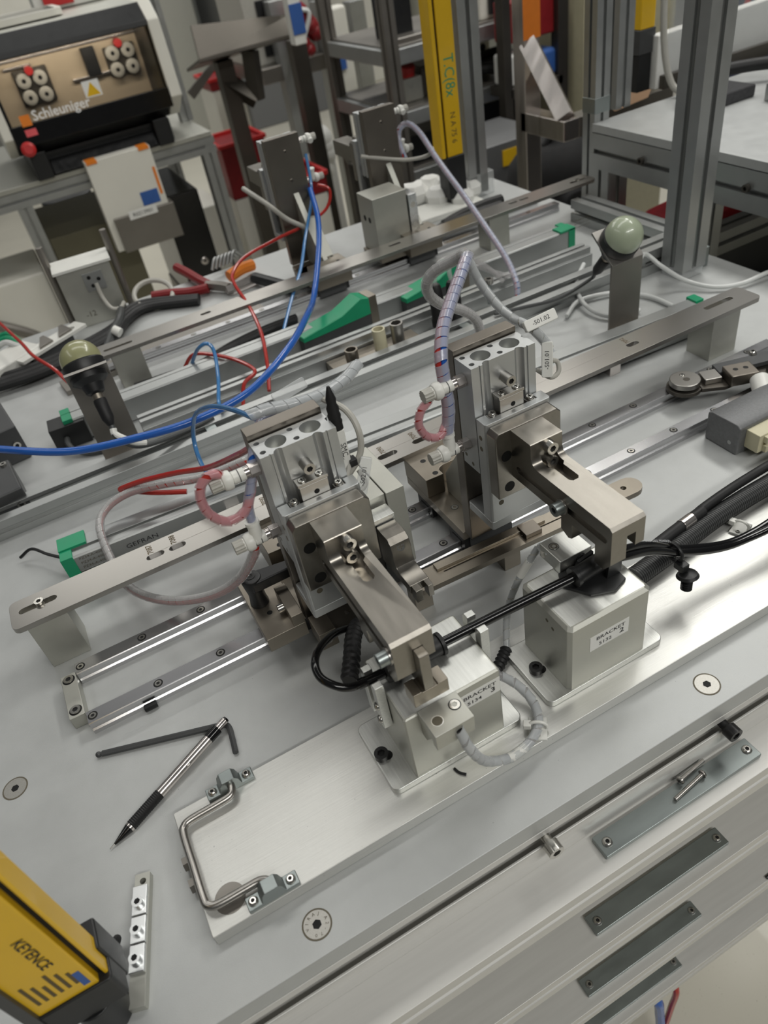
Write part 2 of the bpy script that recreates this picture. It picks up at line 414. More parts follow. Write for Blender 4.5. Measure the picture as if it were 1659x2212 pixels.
for p in ((-76.8, -21.9), (102.6, -254.3), (451.3, -255), (640, 330), (300, -255 + 530)):
    s_ = fast('flat', wb, (p[0], p[1], 0.15), rad=9.4, h=3, m='screw_face', name='countersunk_screw', spin=random.random() * 3)
    fast('hole', wb, (p[0], p[1], 0.06), rad=3.6, h=2, m='hole', name='hex_pocket_shade')  # flush near-black disc, the socket's shade put in as colour
    fast('ring', wb, (p[0], p[1], 0.1), rad=10.6, h=2, m='etch', name='countersink')
for p, a in (((102.6, -254.3), 120), ((102.6, -254.3), -55)):
    sgn = 'VIRAJ' if a == 120 else 'A2-70'
    for i, ch in enumerate(sgn):
        aa = math.radians(a + 62 - i * 31); c = Vector((p[0] + 7.0 * math.cos(aa), p[1] + 7.0 * math.sin(aa), 0.45))
        text('stamp', ch, 3.2, c, (math.sin(aa), -math.cos(aa), 0), (math.cos(aa), math.sin(aa), 0), 'etch', wb)

# ================================================================ loose screws on the first steel strip
def loose_screw(p0, p1, label):
    t = thing('machine_screw', p0, label, 'screw', 'zinc screws lying on the steel strip')
    a, b = Vector(p0), Vector(p1); dr = (b - a).normalized()
    MB().lathe([(1.7, 0), (1.7, (b - a).length)], a, dr, 14).build('shank', 'steel', t)
    fast('pan', t, a + dr * 0.3, -dr, 3.4, 2.2, 'steel', 'head')
loose_screw((402, -285, -55.5), (430, -281.5, -57), 'short zinc screw with its tip pointing right, on the steel strip')
loose_screw((420, -290, -56.5), (388, -294, -58.2), 'short zinc screw with its tip pointing left, on the steel strip')

# ================================================================ fixture base plate and handle
fx = thing('fixture_plate', (300, -180, 0), 'long brushed aluminium base plate carrying the two bracket blocks', 'plate')
MB().prism(rrect(38, 930, -231, -128, 1.2, 2), 'z', 0.02, 12).build('plate_body', 'plate', fx, 0.7)
fast('flat', fx, (57, -212, 12.1), rad=11, h=2, m='grey_steel', name='washer_screw'); fast('hole', fx, (57, -212, 12.05), rad=4.4, h=2, m='hole', name='hex_pocket_shade')
for y in (-168, -186):
    fast('hex', fx, (38, y, 6), (-1, 0, 0), 5.6, 4.5, 'grey_steel', 'hex_head')
hd = thing('fold_handle', (85, -180, 12), 'steel bail handle folded flat at the left end of the base plate', 'handle')
for yc, sgn in ((-131, 1), (-225, -1)):
    mt = MB().prism([(66, 12), (66, 16), (76, 16), (77.5, 23), (80, 26.5), (90, 26.5), (92.5, 23), (94, 16), (104, 16), (104, 12)], 'y', yc - 5, yc + 5).build('hinge_mount', 'zinc', hd, 0.6)
    for sx in (71, 99): fast('button', mt, (sx, yc, 16), rad=3.6, h=2.2)
bail = [(85, -131, 20.5), (85.5, -138, 19.5), (82, -143.5, 19), (70, -144.5, 18.8), (50, -145, 18.5), (44, -147.5, 18.5), (41.8, -154, 18.5), (41.6, -180, 18.5),
        (41.4, -206, 18.5), (43.5, -212.5, 18.5), (50, -215, 18.5), (70, -215.5, 18.8), (80, -216, 19), (85, -219.5, 19.8), (85, -225, 20.5)]
MB().tube(bail, 3.1, 14, 5).build('bail', 'steel', hd)

# ================================================================ bracket blocks
def base_block(name, x0, x1, y0, y1, bx0, bx1, label, boltx, bolty, ch):
    t = thing(name, ((x0 + x1) / 2, (y0 + y1) / 2, 12), label, 'fixture block')
    b = MB().prism(rrect(bx0, bx1, y0 - 1.5, y1 + 1.5, 6, 6), 'z', 12.02, 18.5).build('base', 'alu_brush', t, 0.8)
    for sx in boltx:
        fast('hole', b, (sx + 4, bolty - 1.5, 18.5), rad=4.2, h=2, m='hole', name='bolt_slot')
        fast('cap', b, (sx, bolty, 18.4), rad=5.6, h=5.0, m='screw_dark', name='bolt')
    body = chamfer_block(x0, x1, y0, y1, 18.5, 91, ch, ch * 0.9).build('body', 'alu_matte', t, 0.25, 1, 20)
    MB().box(x0 + ch + 0.8, x1 - ch - 0.8, y0 + ch + 0.8, y1 - ch - 0.8, 90.9, 91.12).build('top_face', 'alu_brush', body)
    return t
b2 = base_block('bracket_block', 349.5, 427.5, -210, -149, 330, 446, 'matte aluminium block labelled bracket 5132 2 standing on the base plate', (340.5,), -179, 3.0)
b3 = base_block('bracket_block', 210.5, 289.5, -208, -145, 190.5, 306, 'matte aluminium block labelled bracket 5134 3 under the left gripping arm', (196.5,), -178, 1.2)
def paper(parent, x0, x1, z0, z1, y, l1, l2, l3):
    lb = MB().box(x0, x1, y - 0.25, y, z0, z1).build('paper_label', 'white_paper', parent)
    zc = (z0 + z1) / 2; xc = (x0 + x1) / 2; h = z1 - z0
    text('label_text', l1, 5.2, (xc + 1, y - 0.3, zc + h * 0.2), (1, 0, 0), (0, 0, 1), 'ink', lb, 1.25, bold=0.02)
    text('label_text', l2, 5.0, (xc - 4, y - 0.3, zc - h * 0.24), (1, 0, 0), (0, 0, 1), 'ink', lb, 1.25, bold=0.02)
    text('label_text', l3, 7.2, (xc + 12, y - 0.3, zc - h * 0.16), (1, 0, 0), (0, 0, 1), 'ink', lb, 1.2, bold=0.03)
paper(b2, 369, 406.5, 54, 70.5, -210, 'BRACKET', '5132', '2')
paper(b3, 252, 288.5, 67, 83.2, -208, 'BRACKET', '5134', '3')
for z, y in ((79, -183), (75.5, -190)): fast('hole', b2, (349.5, y, z), (-1, 0, 0), 1.7, 1.5, 'etch', 'tapped_hole')
# sensor head in front of block 5134
sh = MB().prism(rrect(221.5, 252.5, -232.5, -208, 1), 'z', 84, 94.5).build('sensor_head', 'alu_matte', b3, 0.6)
MB().prism([(-208.2, 84), (-226, 84), (-214, 66), (-208.2, 66)], 'x', 222.5, 231).build('sensor_rib', 'alu_matte', sh, 0.4)
MB().box(222, 252, -232, -226, 78, 84).build('sensor_lip', 'alu_matte', sh, 0.4)
fast('ring', sh, (229.5, -222, 94.5), rad=4.4, h=2, m='alu_bright', name='counterbore'); fast('hole', sh, (229.5, -222, 94.5), rad=3.6, h=2, m='etch', name='counterbore')
fast('ring', sh, (246, -217.5, 94.5), rad=4.6, h=2, m='screw_dark', name='counterbore'); fast('cap', sh, (246, -217.5, 93.2), rad=3.8, h=1.8, name='screw')
fast('hole', sh, (240, -232.5, 87), (0, -1, 0), 2.6, 2, 'hole', 'cable_port')
# guide posts that fork the cable
for x0, x1 in ((290, 297.5), (203, 210)):
    for y in (-162.5, -180):
        po = MB().prism([(y - 4, 58), (y + 4, 58), (y + 4, 103), (y + 1.5, 106), (y - 4, 106)], 'x', x0, x1).build('guide_post', 'alu_brush', b3, 0.5)
for z in (82, 66): fast('button', b3, (203, -180, z), (-1, 0, 0), 3.4, 2.2)
# sensor block at the back of block 5132
sb = MB().prism(rrect(380, 411, -160, -133, 1), 'z', 91.2, 105).build('sensor_head', 'alu_brush', b2, 0.7)
fast('ring', sb, (387, -143, 105), rad=4.2, h=2, m='screw_dark', name='counterbore'); fast('cap', sb, (387, -143, 103.6), rad=3.2, h=1.7)
# black cable clip on block 5132
cc = thing('cable_clip', (400, -176, 91), 'black plastic cable clip sitting on top of block 5132', 'cable clip')
MB().prism([(378, -160), (372, -172), (384, -192), (402, -199), (416, -194), (417, -180), (404, -160)], 'z', 91.2, 94).build('foot', 'black_plastic', cc, 0.6)
MB().tube([(381, -177, 102.5), (392, -177, 103.5), (404, -176.5, 104), (414, -176, 104)], 7.4, 18, 3, rads=None).build('sleeve', 'black_plastic', cc, 0.3)
MB().cyl((379, -177, 102.5), (382.5, -177, 102.7), 8.4).build('sleeve_rim', 'black_plastic', cc, 0.4)
MB().prism([(404, 94), (418, 94), (418, 112), (414, 114), (406, 112)], 'y', -186.5, -184).build('side_wall', 'black_plastic', cc, 0.4)
MB().prism([(388, 94), (406, 94), (406, 108), (392, 104)], 'y', -168, -165).build('side_wall', 'black_plastic', cc, 0.4)
fast('button', cc, (388, -165, 94), rad=4.5, h=3, m='steel'); fast('button', cc, (400, -158, 98), (0, -1, 0.2), rad=5, h=4, m='black_plastic', name='lock_pin')

# harness on the fixture
hc = thing('wire_harness', (260, -171, 92), 'straight black jacketed cable laid across both bracket blocks', 'cable')
MB().tube([(196, -171, 103), (215, -171, 101), (260, -171, 100), (320, -172.5, 100), (380, -176.5, 102.5)], 3.9, 14, 6).build('jacket', 'black_gloss', hc)
MB().cyl((217, -171, 101), (230, -171, 100.7), 8.5).build('grommet', 'black_rubber', hc, 0.6)
MB().cyl((247, -171, 100.3), (262, -171, 100), 7.6).build('grommet', 'black_rubber', hc, 0.6)
MB().prism([(215, -166), (222, -152), (238, -152), (232, -170)], 'z', 91.4, 93).build('clip_wing', 'black_rubber', hc, 0.3)
MB().cyl((262, -171, 100), (265, -171, 100), 9).build('flange', 'black_rubber', hc, 0.4)
lp = thing('loop_cable', (190, -150, 12), 'black printed cable looping left of the block labelled 5134', 'cable')
lpp = [(204, -171, 102), (190, -174, 108), (181, -171, 113), (174, -161, 117), (176, -148, 119), (187, -130, 110), (206, -110, 93), (230, -92, 66), (240, -85, 40)]
MB().tube(lpp, 3.0, 12, 8).build('jacket', 'black_gloss', lp)
MB().tube([(197, -173, 104), (188, -172, 103), (182, -166, 104)], 0.8, 8, 5).build('white_wire', 'tube_white', lp)
cg = thing('corrugated_sleeve', (208, -130, 60), 'black corrugated sleeve hanging beside the left gripping arm', 'sleeve')
pts = spline([(233, -90, 66), (224, -103, 80), (214, -120, 89), (203, -143, 96), (193, -160, 97)], 14)
MB().tube(pts, 6, 14, 1, rads=[5.2, 6.8, 6.8, 5.2]).build('ribbed_tube', 'black_rubber', cg)
def cable(name, pts, rad, m, label, cat, k=8, n=10, group=None):
    o = MB().tube(pts, rad, n, k).build(name, m); return tag(o, label, cat, group)
bc = thing('black_twin_cable', (500, -172, 30), 'two glossy black printed cables curving right from the clip on block 5132', 'cable')
for off, rr in ((0, 3.6), (1, 3.4)):
    pts = [(412, -176, 104 - off * 3), (428, -176 - off * 4, 103 - off * 4), (461, -170 - off * 5, 84 - off * 3), (494, -169 - off * 6, 60), (532, -176 - off * 4, 46), (562, -180 - off * 3, 42), (605, -180 - off * 6, 44), (680, -172 - off * 8, 52), (800, -160 - off * 8, 40), (920, -150 - off * 8, 24), (1030, -140 - off * 8, 8)]
    MB().tube(pts, rr, 12, 8).build('cable', 'black_gloss', bc)
text('cable_print', '3X0,5+2X0,5  POWER(R)', 3.2, (470, -171, 84.4), (0.9, 0.02, -0.55), (0.1, 0.75, 0.35), 'silver_text', bc)
at_ = thing('fir_tree_tie', (492, -176, 30), 'black fir-tree cable tie clamped round the printed cables', 'cable tie')
MB().prism(circ(0, 0, 9, 18), 'z', 0, 1, [circ(0, 0, 6.5, 18)])
mb = MB()
for a in range(0, 360, 20):
    a0, a1 = math.radians(a), math.radians(a + 20)
mb.tube([(490, -172 + 8.5 * math.cos(a), 60 + 8.5 * math.sin(a)) for a in [math.radians(q) for q in range(0, 360, 30)]], 1.6, 8, 3, True)
mb.build('strap', 'black_plastic', at_)
MB().box(486, 494, -186, -176, 48, 55).build('lock_head', 'black_plastic', at_, 0.8)
MB().lathe([(9.5, 0), (8, 2.5), (3, 4)], (492, -187, 43), (0, 0.2, 1), 20).build('dish', 'black_plastic', at_)
MB().tube([(491, -188, 42), (490.5, -188.5, 38), (490, -189, 34), (489.5, -189.5, 30)], 4, 12, 4, rads=[3, 5]).build('fir_stem', 'black_plastic', at_)
bs = thing('braided_sleeve', (560, -135, 12), 'thick black braided cable sleeve running right beyond block 5132', 'sleeve')
slp = [(470, -149, 22), (519, -143, 22), (571, -135, 22), (616, -131, 22), (665, -129, 22), (760, -125, 22), (880, -118, 20), (1035, -110, 10.5)]
MB().tube(slp, 9.5, 16, 10).build('braid', 'cable_dark', bs)
P_ = spline([(x, y, z) for x, y, z in slp], 10)
MB().helix(slp, 9.45, 2.4, 1.2, 0.3, 10).build('braid_strands', 'black_rubber', bs)['kind'] = 'stuff'
MB().tube([(505, -136, 31), (540, -131, 32), (571, -127, 32)], 5.5, 14, 6).build('side_tube', 'black_rubber', bs)
MB().cyl((541, -131, 32), (556, -129, 32), 6.1, n=16).build('chrome_ferrule', 'bright_steel', bs, 0.4)
MB().tube([(556, -129, 32), (580, -124, 32), (640, -118, 32), (760, -112, 31), (880, -105, 26), (1035, -96, 8)], 4.6, 12, 6).build('side_tube', 'black_rubber', bs)
def saddle(p, label, rz):
    t = thing('tie_mount', p, label, 'cable tie')
    with xf(T(*p) @ RZ(rz)):
        MB().box(-10, 10, -7, 7, 0, 2.2).build('pad', 'white_plastic', t, 0.5)
        MB().tube([(0, -7 * math.cos(a), 5 + 5.5 * math.sin(a)) for a in [math.radians(q) for q in range(-20, 201, 22)]], 1.3, 8, 2).build('strap', 'white_plastic', t)
        MB().box(-3, 3, 5, 11, 4, 9).build('tie_head', 'white_plastic', t, 0.6)
        fast('button', t, (-6.5, 0, 2.2), rad=2, h=1.2)
saddle((311, -221, 12), 'small white tie mount holding the sensor cable between the two blocks', 55)
saddle((596, -152, 12), 'white tie mount beside the thick braided sleeve', 20)
s3 = thing('sensor_cable', (290, -215, 12), 'clear sleeved sensor cable curving in front of block 5134', 'cable')
c3 = [(240, -232.5, 87), (243, -238, 70), (252, -236, 45), (264, -232, 26), (280, -232, 18), (300, -228, 17), (313, -219, 18), (319, -204, 22), (316, -188, 28), (308, -172, 30), (303, -158, 22)]
MB().tube(c3, 3.3, 12, 8).build('core', 'wrap_grey', s3)
MB().helix(c3, 3.5, 11, 9.6, 0.45, 10).build('spiral_wrap', 'wrap_clear', s3)
MB().tube(spline(c3, 8)[30:38], 3.9, 12, 1).build('heat_shrink', 'white_plastic', s3)
s2 = thing('sensor_cable', (365, -125, 12), 'grey sleeved sensor cable dropping behind block 5132', 'cable')
c2 = [(380, -140, 97), (384, -128, 94), (377, -124, 80), (368, -120, 60), (357, -121, 40), (349, -126, 25), (340, -138, 18), (332, -150, 17)]
MB().tube(c2, 2.6, 12, 8).build('core', 'cable_grey', s2)
MB().helix(c2, 2.8, 10, 8.6, 0.45, 10).build('spiral_wrap', 'wrap_clear', s2)
MB().tube(spline(c2, 8)[16:24], 3.4, 12, 1).build('heat_shrink', 'white_plastic', s2)
cb = thing('sensor_plug', (325, -152, 12), 'black ribbed sensor plug lying between the two bracket blocks', 'plug')
MB().tube([(334, -147, 18), (325, -153, 17), (314, -160, 16)], 5, 14, 6, rads=[4.4, 5.6]).build('ribbed_boot', 'black_rubber', cb)
MB().cyl((314, -160, 16), (309, -164, 15.5), 3.2).build('white_tip', 'white_plastic', cb, 0.4)

# debris bits of black tubing
def shaving(pts, rad, label): tag(MB().tube(pts, rad, 8, 5).build('tube_offcut', 'black_plastic'), label, 'offcut', 'loose black offcuts')
shaving([(239, -214, 13), (240.5, -219, 13), (244, -223, 13)], 1.1, 'curved black offcut lying in front of block 5134')
shaving([(41, -10, 3.2), (46, -10.5, 3.6), (52, -10, 3.2)], 3.4, 'small black rubber scrap beside the front guide rail')
shaving([(565, -300, -411.5), (590, -299, -411.5), (606, -292, -411.5)], 2.0, 'thin black wire scrap on the third ledge')

# ================================================================ pen, hex key, strip bracket, light curtain
pn = thing('mechanical_pencil', (40, -95, 0), 'silver mechanical pencil with black grip lying on the deck', 'pencil')
a, b = Vector((-14.5, -122, 1.6)), Vector((101.5, -66, 7.6)); dr = (b - a).normalized(); Lp = (b - a).length
def seg(nm, t0, t1, prof, m):
    MB().lathe([(rr, Lp * (t0 + (t1 - t0) * q)) for rr, q in prof], a, dr, 20).build(nm, m, pn)
seg('lead_pipe', 0.0, 0.035, [(0.25, 0), (0.5, 0.2), (0.5, 1)], 'steel')
seg('tip_cone', 0.035, 0.15, [(0.9, 0), (4.1, 1)], 'black_gloss')
seg('ring', 0.15, 0.165, [(4.3, 0), (4.3, 1)], 'bright_steel')
seg('grip', 0.165, 0.40, [((4.6 if i % 2 else 4.25), i / 36) for i in range(37)], 'black_rubber')
seg('barrel', 0.40, 0.83, [(4.4, 0), (4.4, 1)], 'bright_steel')
seg('clip_band', 0.83, 0.915, [(4.7, 0), (4.7, 1)], 'black_gloss')
seg('push_button', 0.915, 0.985, [(3.5, 0), (3.5, 1)], 'bright_steel')
seg('button_cap', 0.985, 1.0, [(3.2, 0), (2.6, 1)], 'black_gloss')
MB().box(-1, 1, -0.6, 0.6, 0, 1.2); q = a + dr * Lp * 0.62
MB().cyl(q + Vector((1.6, -3.6, 2.0)), q + Vector((4.0, -2.6, 2.2)), 0.9, n=10).build('clip_end', 'steel', pn)
hk = thing('hex_key', (60, -50, 0), 'dark long hex key lying under the end of the pencil', 'hex key')
MB().tube([(-3, -33.5, 2.6), (40, -47.5, 2.6), (86, -62.5, 2.6), (97, -66.5, 2.6), (100.5, -71, 2.6), (100, -80, 2.6), (97.5, -98, 2.6)], 2.6, 6, 8).build('shaft', 'dark_grey', hk)
MB().sphere((-6, -32.5, 2.6), 2.6, 14, 10).build('ball_end', 'dark_grey', hk)
MB().cyl((-5, -32.8, 2.6), (-2.5, -33.6, 2.6), 1.7, n=10).build('neck', 'dark_grey', hk)
bk = thing('sensor_mount_bar', (-5, -190, 0), 'narrow aluminium mounting bar with three cap screws beside the yellow upright', 'bracket')
with xf(T(-4.5, -190, 0) @ RZ(-16)):
    MB().prism(rrect(-5.5, 5.5, -54, 34, 0.6, 2), 'z', 0.03, 7, [circ(0.5, 28, 2.3, 16)]).build('bar', 'alu_matte', bk, 0.4)
    for i in range(3):
        bb = MB().box(-5.4, 5, -34 + i * 18.5, -16.5 + i * 18.5 + (3 if i == 2 else 0), 7, 10.5).build('clamp_block', 'alu_bright', bk, 0.4)
        fast('cap', bb, (-0.5, -26 + i * 18.5, 10.5), rad=4.0, h=3.6, m='alu_bright')
lc = thing('light_curtain', (-37, -233, 0), 'yellow safety light curtain upright at the near left corner of the bench', 'light curtain')
MB().prism([(-57, -243), (-21, -243), (-21, -236), (-17.5, -236), (-17.5, -240.5), (-15, -240.5), (-15, -224), (-57, -224)], 'z', 62, 900).build('housing', 'yellow', lc, 1.0)
MB().box(-21.5, -17.2, -238, -230, 62, 900).build('window_groove', 'hole', lc)
MB().prism(rrect(-59, -13.5, -245, -222, 3), 'z', 34, 63).build('end_cap', 'black_plastic', lc, 1.2)
MB().box(-30, -13, -232, -212, 30, 78).build('clamp', 'black_plastic', lc, 1.5)
MB().box(-63, -56.5, -246, -222, 40, 900).build('back_channel', 'dark_grey', lc, 0.6)
MB().cyl((-36, -233, 0.1), (-36, -233, 34), 14).build('foot', 'black_plastic', lc, 1)
MB().tube([(-27, -200, 3), (-22, -195, 9), (-20, -199, 16), (-24, -206, 20)], 3, 10, 5).build('lead_cable', 'black_rubber', lc)
text('maker_name', 'KEYENCE', 9, (-33, -243.3, 124), (0, 0, -1), (1, 0, 0), 'ink', lc, 1.0, bold=0.015)
for i in range(6):
    MB().box(-52 + i * 4.4, -50 + i * 4.4, -243.2, -243.05, 74, 100 - (i % 3) * 5).build('print_line', 'ink_soft', lc)
MB().box(-28, -24, -243.25, -243.05, 68, 86).build('blue_mark', 'blue_label', lc)

# ================================================================ station kit, used for both sides of the bench
def rail(y, x0, x1, label):
    t = thing('linear_rail', ((x0 + x1) / 2, y, 0), label, 'guide rail')
    MB().prism([(y - 7.5, 0.03), (y + 7.5, 0.03), (y + 7.5, 4.5), (y + 6, 6), (y + 6, 9), (y + 7.5, 10.5), (y + 7.5, 14.2), (y + 6.8, 15), (y - 6.8, 15), (y - 7.5, 14.2), (y - 7.5, 10.5), (y - 6, 9), (y - 6, 6), (y - 7.5, 4.5)], 'x', x0, x1).build('rail_body', 'rail', t)
    x = math.ceil(x0 / 60) * 60
    while x < x1 - 4:
        fast('hole', t, (x, y, 15.03), rad=4.4, h=2, m='hole', name='counterbore')  # flat near-black disc paints the shade of the counterbore
        fast('cap', t, (x, y, 14.4), rad=3.1, h=1.0, name='rail_screw'); x += 60
def slotted_bar(label, slots, nums, x0, x1, blocks):
    t = thing('slotted_bar', ((x0 + x1) / 2, 114, 0), label, 'flat bar')
    bar = MB().prism(rrect(x0, x1, 94, 134, 7, 4), 'z', 56, 62, [slot(s0, s1, sy, 7.5) for s0, s1, sy in slots]).build('bar', 'steel', t, 0.6)
    for s0, s1 in blocks: MB().box(s0, s1, 95, 133, 0.03, 55.95).build('support_block', 'alu_matte', t, 0.5)
    for (sx, sy) in ((-10, 117),): fast('cap', bar, (sx, sy, 60.5), rad=4.4, h=4.5)
    for n_, nx, ny in nums: text('engraved_number', n_, 8, (nx, ny, 62.06), (0, 1, 0), (-1, 0, 0), 'ink_soft', bar, 0.9, bold=0.02)
    return t
def transducer(label, x0, x1):
    t = thing('position_transducer', ((x0 + x1) / 2, 217, 0), label, 'transducer')
    prof = [(200, 2), (200, 13), (203, 13), (203, 16), (200, 16), (200, 34), (202, 36), (210, 36), (210, 33), (214, 33), (214, 37), (233, 37), (235, 35), (235, 2)]
    MB().prism(prof, 'x', x0 + 12, x1 - 12).build('profile', 'alu', t, 0.4)
    for q in (x0, x1 - 12):
        MB().prism([(198.5, 0.05), (198.5, 38), (214, 38), (214, 36), (218, 36), (218, 39.5), (236.5, 39.5), (236.5, 0.05)], 'x', q, q + 13).build('end_cap', 'green', t, 0.6)
    MB().prism([(214, 36.5), (236.5, 36.5), (236.5, 39.8), (214, 39.8)], 'x', x0, x0 + 30).build('cap_tongue', 'green', t, 0.4)
    if x0 < 100:
        text('maker_name', 'GEFRAN', 8, (96, 199.8, 23), (1, 0, 0), (0, 0, 1), 'ink', t, 1.2)
        for i in range(3): text('print_line', 'PZ34-A-400-CE', 4.2, (46, 199.8, 31 - i * 6), (1, 0, 0), (0, 0, 1), 'etch', t, 1.2)
    MB().box(x0 + 240, x0 + 252, 196, 236, 37, 40).build('clamp_foot', 'zinc', t, 0.4)
    for q in (180, 690): MB().box(x0 + q, x0 + q + 16, 188, 202, 0.1, 22).build('clamp_foot', 'bright_steel', t, 0.4)
    return t
def fitting(root, x, y, z, elbow):
    ft = MB().prism(circ(y, z, 5.6, 6), 'x', x - 8, x).build('speed_fitting', 'bright_steel', root, 0.3)
    MB().cyl((x - 12, y, z), (x - 8, y, z), 4.4).build('fitting_stem', 'bright_steel', ft, 0.2)
    MB().cyl((x - 21, y, z), (x - 11.5, y, z), 4.9).build('fitting_collar', 'white_plastic', ft, 0.4)
    MB().lathe([(4.2, 0), (4.2, 1), (6.8, 1.4), (7.4, 3), (7.4, 6), (6.4, 8), (5.2, 8.6), (5.2, 9.6)], (x - 20.5, y, z), (-1, 0, 0), 20).build('fitting_body', 'white_plastic', ft)
    MB().cyl((x - 16.5, y, z), (x - 15.8, y, z), 5.05).build('collar_groove', 'dark_grey', ft)
    MB().prism([(y + (5.6 if i % 2 else 4.9) * math.cos(i * math.pi / 12), z + (5.6 if i % 2 else 4.9) * math.sin(i * math.pi / 12)) for i in range(24)], 'x', x - 38, x - 29.5).build('knob', 'cable_grey', ft, 0.3)
    if elbow:
        MB().lathe([(5, 0), (5, 13), (5.8, 13.2), (5.8, 16), (4, 16.2)], (x - 18, y, z + 1), (0, 0.12, 1), 20).build('elbow', 'white_plastic', ft)
    else:
        MB().cyl((x - 26, y, z), (x - 26, y + 9, z - 4), 4.6).build('elbow', 'white_plastic', ft, 0.4)
    return ft
def slide_unit(label, cy_=-149):
    """vertical pneumatic slide with gripping arm; drawn at the right-hand unit's place"""
    t = thing('slide_unit', (406, 20, 0), label, 'pneumatic slide')
    for y in (0, 64):
        for x0 in (382,):
            MB().prism([(y - 16, 4), (y - 16, 22), (y - 14, 24), (y + 14, 24), (y + 16, 22), (y + 16, 4), (y + 8.2, 4), (y + 8.2, 15.6), (y - 8.2, 15.6), (y - 8.2, 4)], 'x', x0, x0 + 50).build('bearing_block', 'dark_grey', t, 0.5)
            MB().prism([(y - 15, 5), (y - 15, 23), (y + 15, 23), (y + 15, 5), (y + 8.2, 5), (y + 8.2, 15.6), (y - 8.2, 15.6), (y - 8.2, 5)], 'x', x0 - 6, x0).build('end_seal', 'black_plastic', t, 0.5)
    bp = MB().box(374, 438, -18, 96, 24.05, 34).build('base_plate', 'steel_tan', t, 0.5)
    for p in ((388, 20), (424, 30)): fast('ring', bp, (p[0], p[1], 34), rad=4, h=1.5, m='dark_grey', name='counterbore'); fast('cap', bp, (p[0], p[1], 33), rad=3.2, h=1.3)
    rb = MB().prism([(374, 49), (394.5, 48), (394.5, 57), (397, 60), (402, 61.5), (438, 61.5), (438, 97), (374, 97)], 'z', 34, 57).build('raised_block', 'steel_tan', t, 0.6)
    for p in ((388.5, 80), (388.5, 54.5)): fast('hole', rb, (p[0], p[1], 57), rad=3.1, h=1.5, m='hole', name='screw_hole')
    MB().prism([(-18.5, 34), (47, 34), (47, 58), (-18.5, 150)], 'x', 396, 406).build('gusset', 'alu_matte', t, 0.6)
    MB().box(376, 436, -31, -18, 34, 238).build('back_plate', 'steel_warm_dark', t, 0.6)
    for z in (215, 170, 120): fast('button', t, (404, -18, z), (0, 1, 0), 3.2, 0.8, 'steel_warm_dark')
    half = [(376, -32.5), (376, -57), (383, -57), (383.3, -56), (384.2, -56), (384.5, -57), (386.6, -57), (387.4, -55), (389.5, -53.2), (391.5, -52.8), (393, -53.6), (394, -54.6)]
    rh = [(812 - x, y) for x, y in reversed(half)]
    body = [p for p in half] + rh[:-1] + [(436, -46), (434, -45), (434, -41), (436, -40), (436, -32.5)]
    holes = [circ(393.3, -43.7, 8.1, 32), circ(421, -43.2, 8.1, 32), circ(380.5, -37.4, 2.3, 14), circ(380.7, -50.8, 2.3, 14), circ(407.3, -36.4, 2.3, 14), circ(407.3, -50.2, 2.3, 14)]
    cy = MB().prism(body, 'z', 131, 233, holes).build('cylinder_body', 'anod', t, 0.35)
    for cx, cyy in ((393.3, -43.7), (421, -43.2)): MB().cyl((cx, cyy, 210), (cx, cyy, 224), 8.15).build('bore_floor', 'alu_matte', cy)
    st = MB().prism([(376, -55.5 - 2.2), (376, -69.5), (377.5, -71), (438.5, -71), (440, -69.5), (440, -57.5), (431, -57.5), (431, -64.4), (385, -64.4), (385, -57.7)], 'z', 84, 188).build('slide_table', 'anod', t, 0.6)
    MB().prism(rrect(376, 440, -71, -31.5, 2, 2), 'z', 75, 84.02).build('slide_foot', 'anod', st, 0.7)
    for z in (172, 161): fast('hole', st, (376, -63, z), (-1, 0, 0), 2.3, 1.2, 'etch', 'side_hole')
    for y, z in ((-37, 141), (-47, 136)): fast('hole', cy, (376, y, z), (-1, 0, 0), 1.9, 1.2, 'etch', 'side_hole')
    for x, z in ((386.5, 103), (399, 110)): fast('hole', st, (x, -71, z), (0, -1, 0), 2.7, 1.2, 'etch', 'front_hole')
    sp = MB().box(395.5, 418.5, -64.2, -55, 172, 200).build('stop_block', 'steel', t, 0.5)
    MB().box(394.8, 419.2, -64.4, -55, 200.3, 203).build('stop_shim', 'steel', sp, 0.3)
    for x in (400, 414): fast('pan', sp, (x, -60, 203), rad=3.3, h=1.3, name='stop_screw')
    fast('hole', sp, (408, -64.2, 192), (0, -1, 0), 2.2, 1.2, 'hole', 'stop_hole')
    for x in (389.5, 426.5):
        fast('pan', t, (x, -61, 187.5), rad=3.5, h=2.6, name='guide_screw'); MB().box(x - 4.2, x + 4.2, -64.3, -57.5, 180, 187.4).build('guide_pad', 'steel', t, 0.8)
    ab = MB().cyl((407, -53, 213.5), (407, -62, 213.5), 4.6).build('adjust_bolt', 'steel', t, 0.3)
    fast('cap', ab, (407, -61.5, 213.5), (0, -1, 0), 4.6, 3.4, 'steel', 'bolt_head')
    tp = MB().prism([(376.5, 119), (376.5, 181), (380, 185), (436, 185), (440, 181), (440, 119)], 'y', -84, -71.05).build('tool_plate', 'steel_warm', t, 0.9)
    for x, z in ((386, 161), (387.5, 129)): fast('hole', tp, (x, -84, z), (0, -1, 0), 5.0, 2, 'hole', 'tool_hole'); 
    side = [(-84.05, 138), (-84.05, 184), (-109.5, 184), (-110, 183.5), (-110, 171), (-111.5, 167), (-114, 164.8), (-118, 164), (-200.5, 164), (-203, 161.5),
            (-203, 129), (-196, 120), (-186, 120), (-186, 138), (-160, 138), (-160, 124), (-156, 122), (-147, 126), (-147, 138)]
    pocket = [(403, -141), (405, -143.5), (410, -143.5), (412, -141), (412, -123), (415, -120), (415, -110.01), (400, -110.01), (400, -120), (403, -123)]
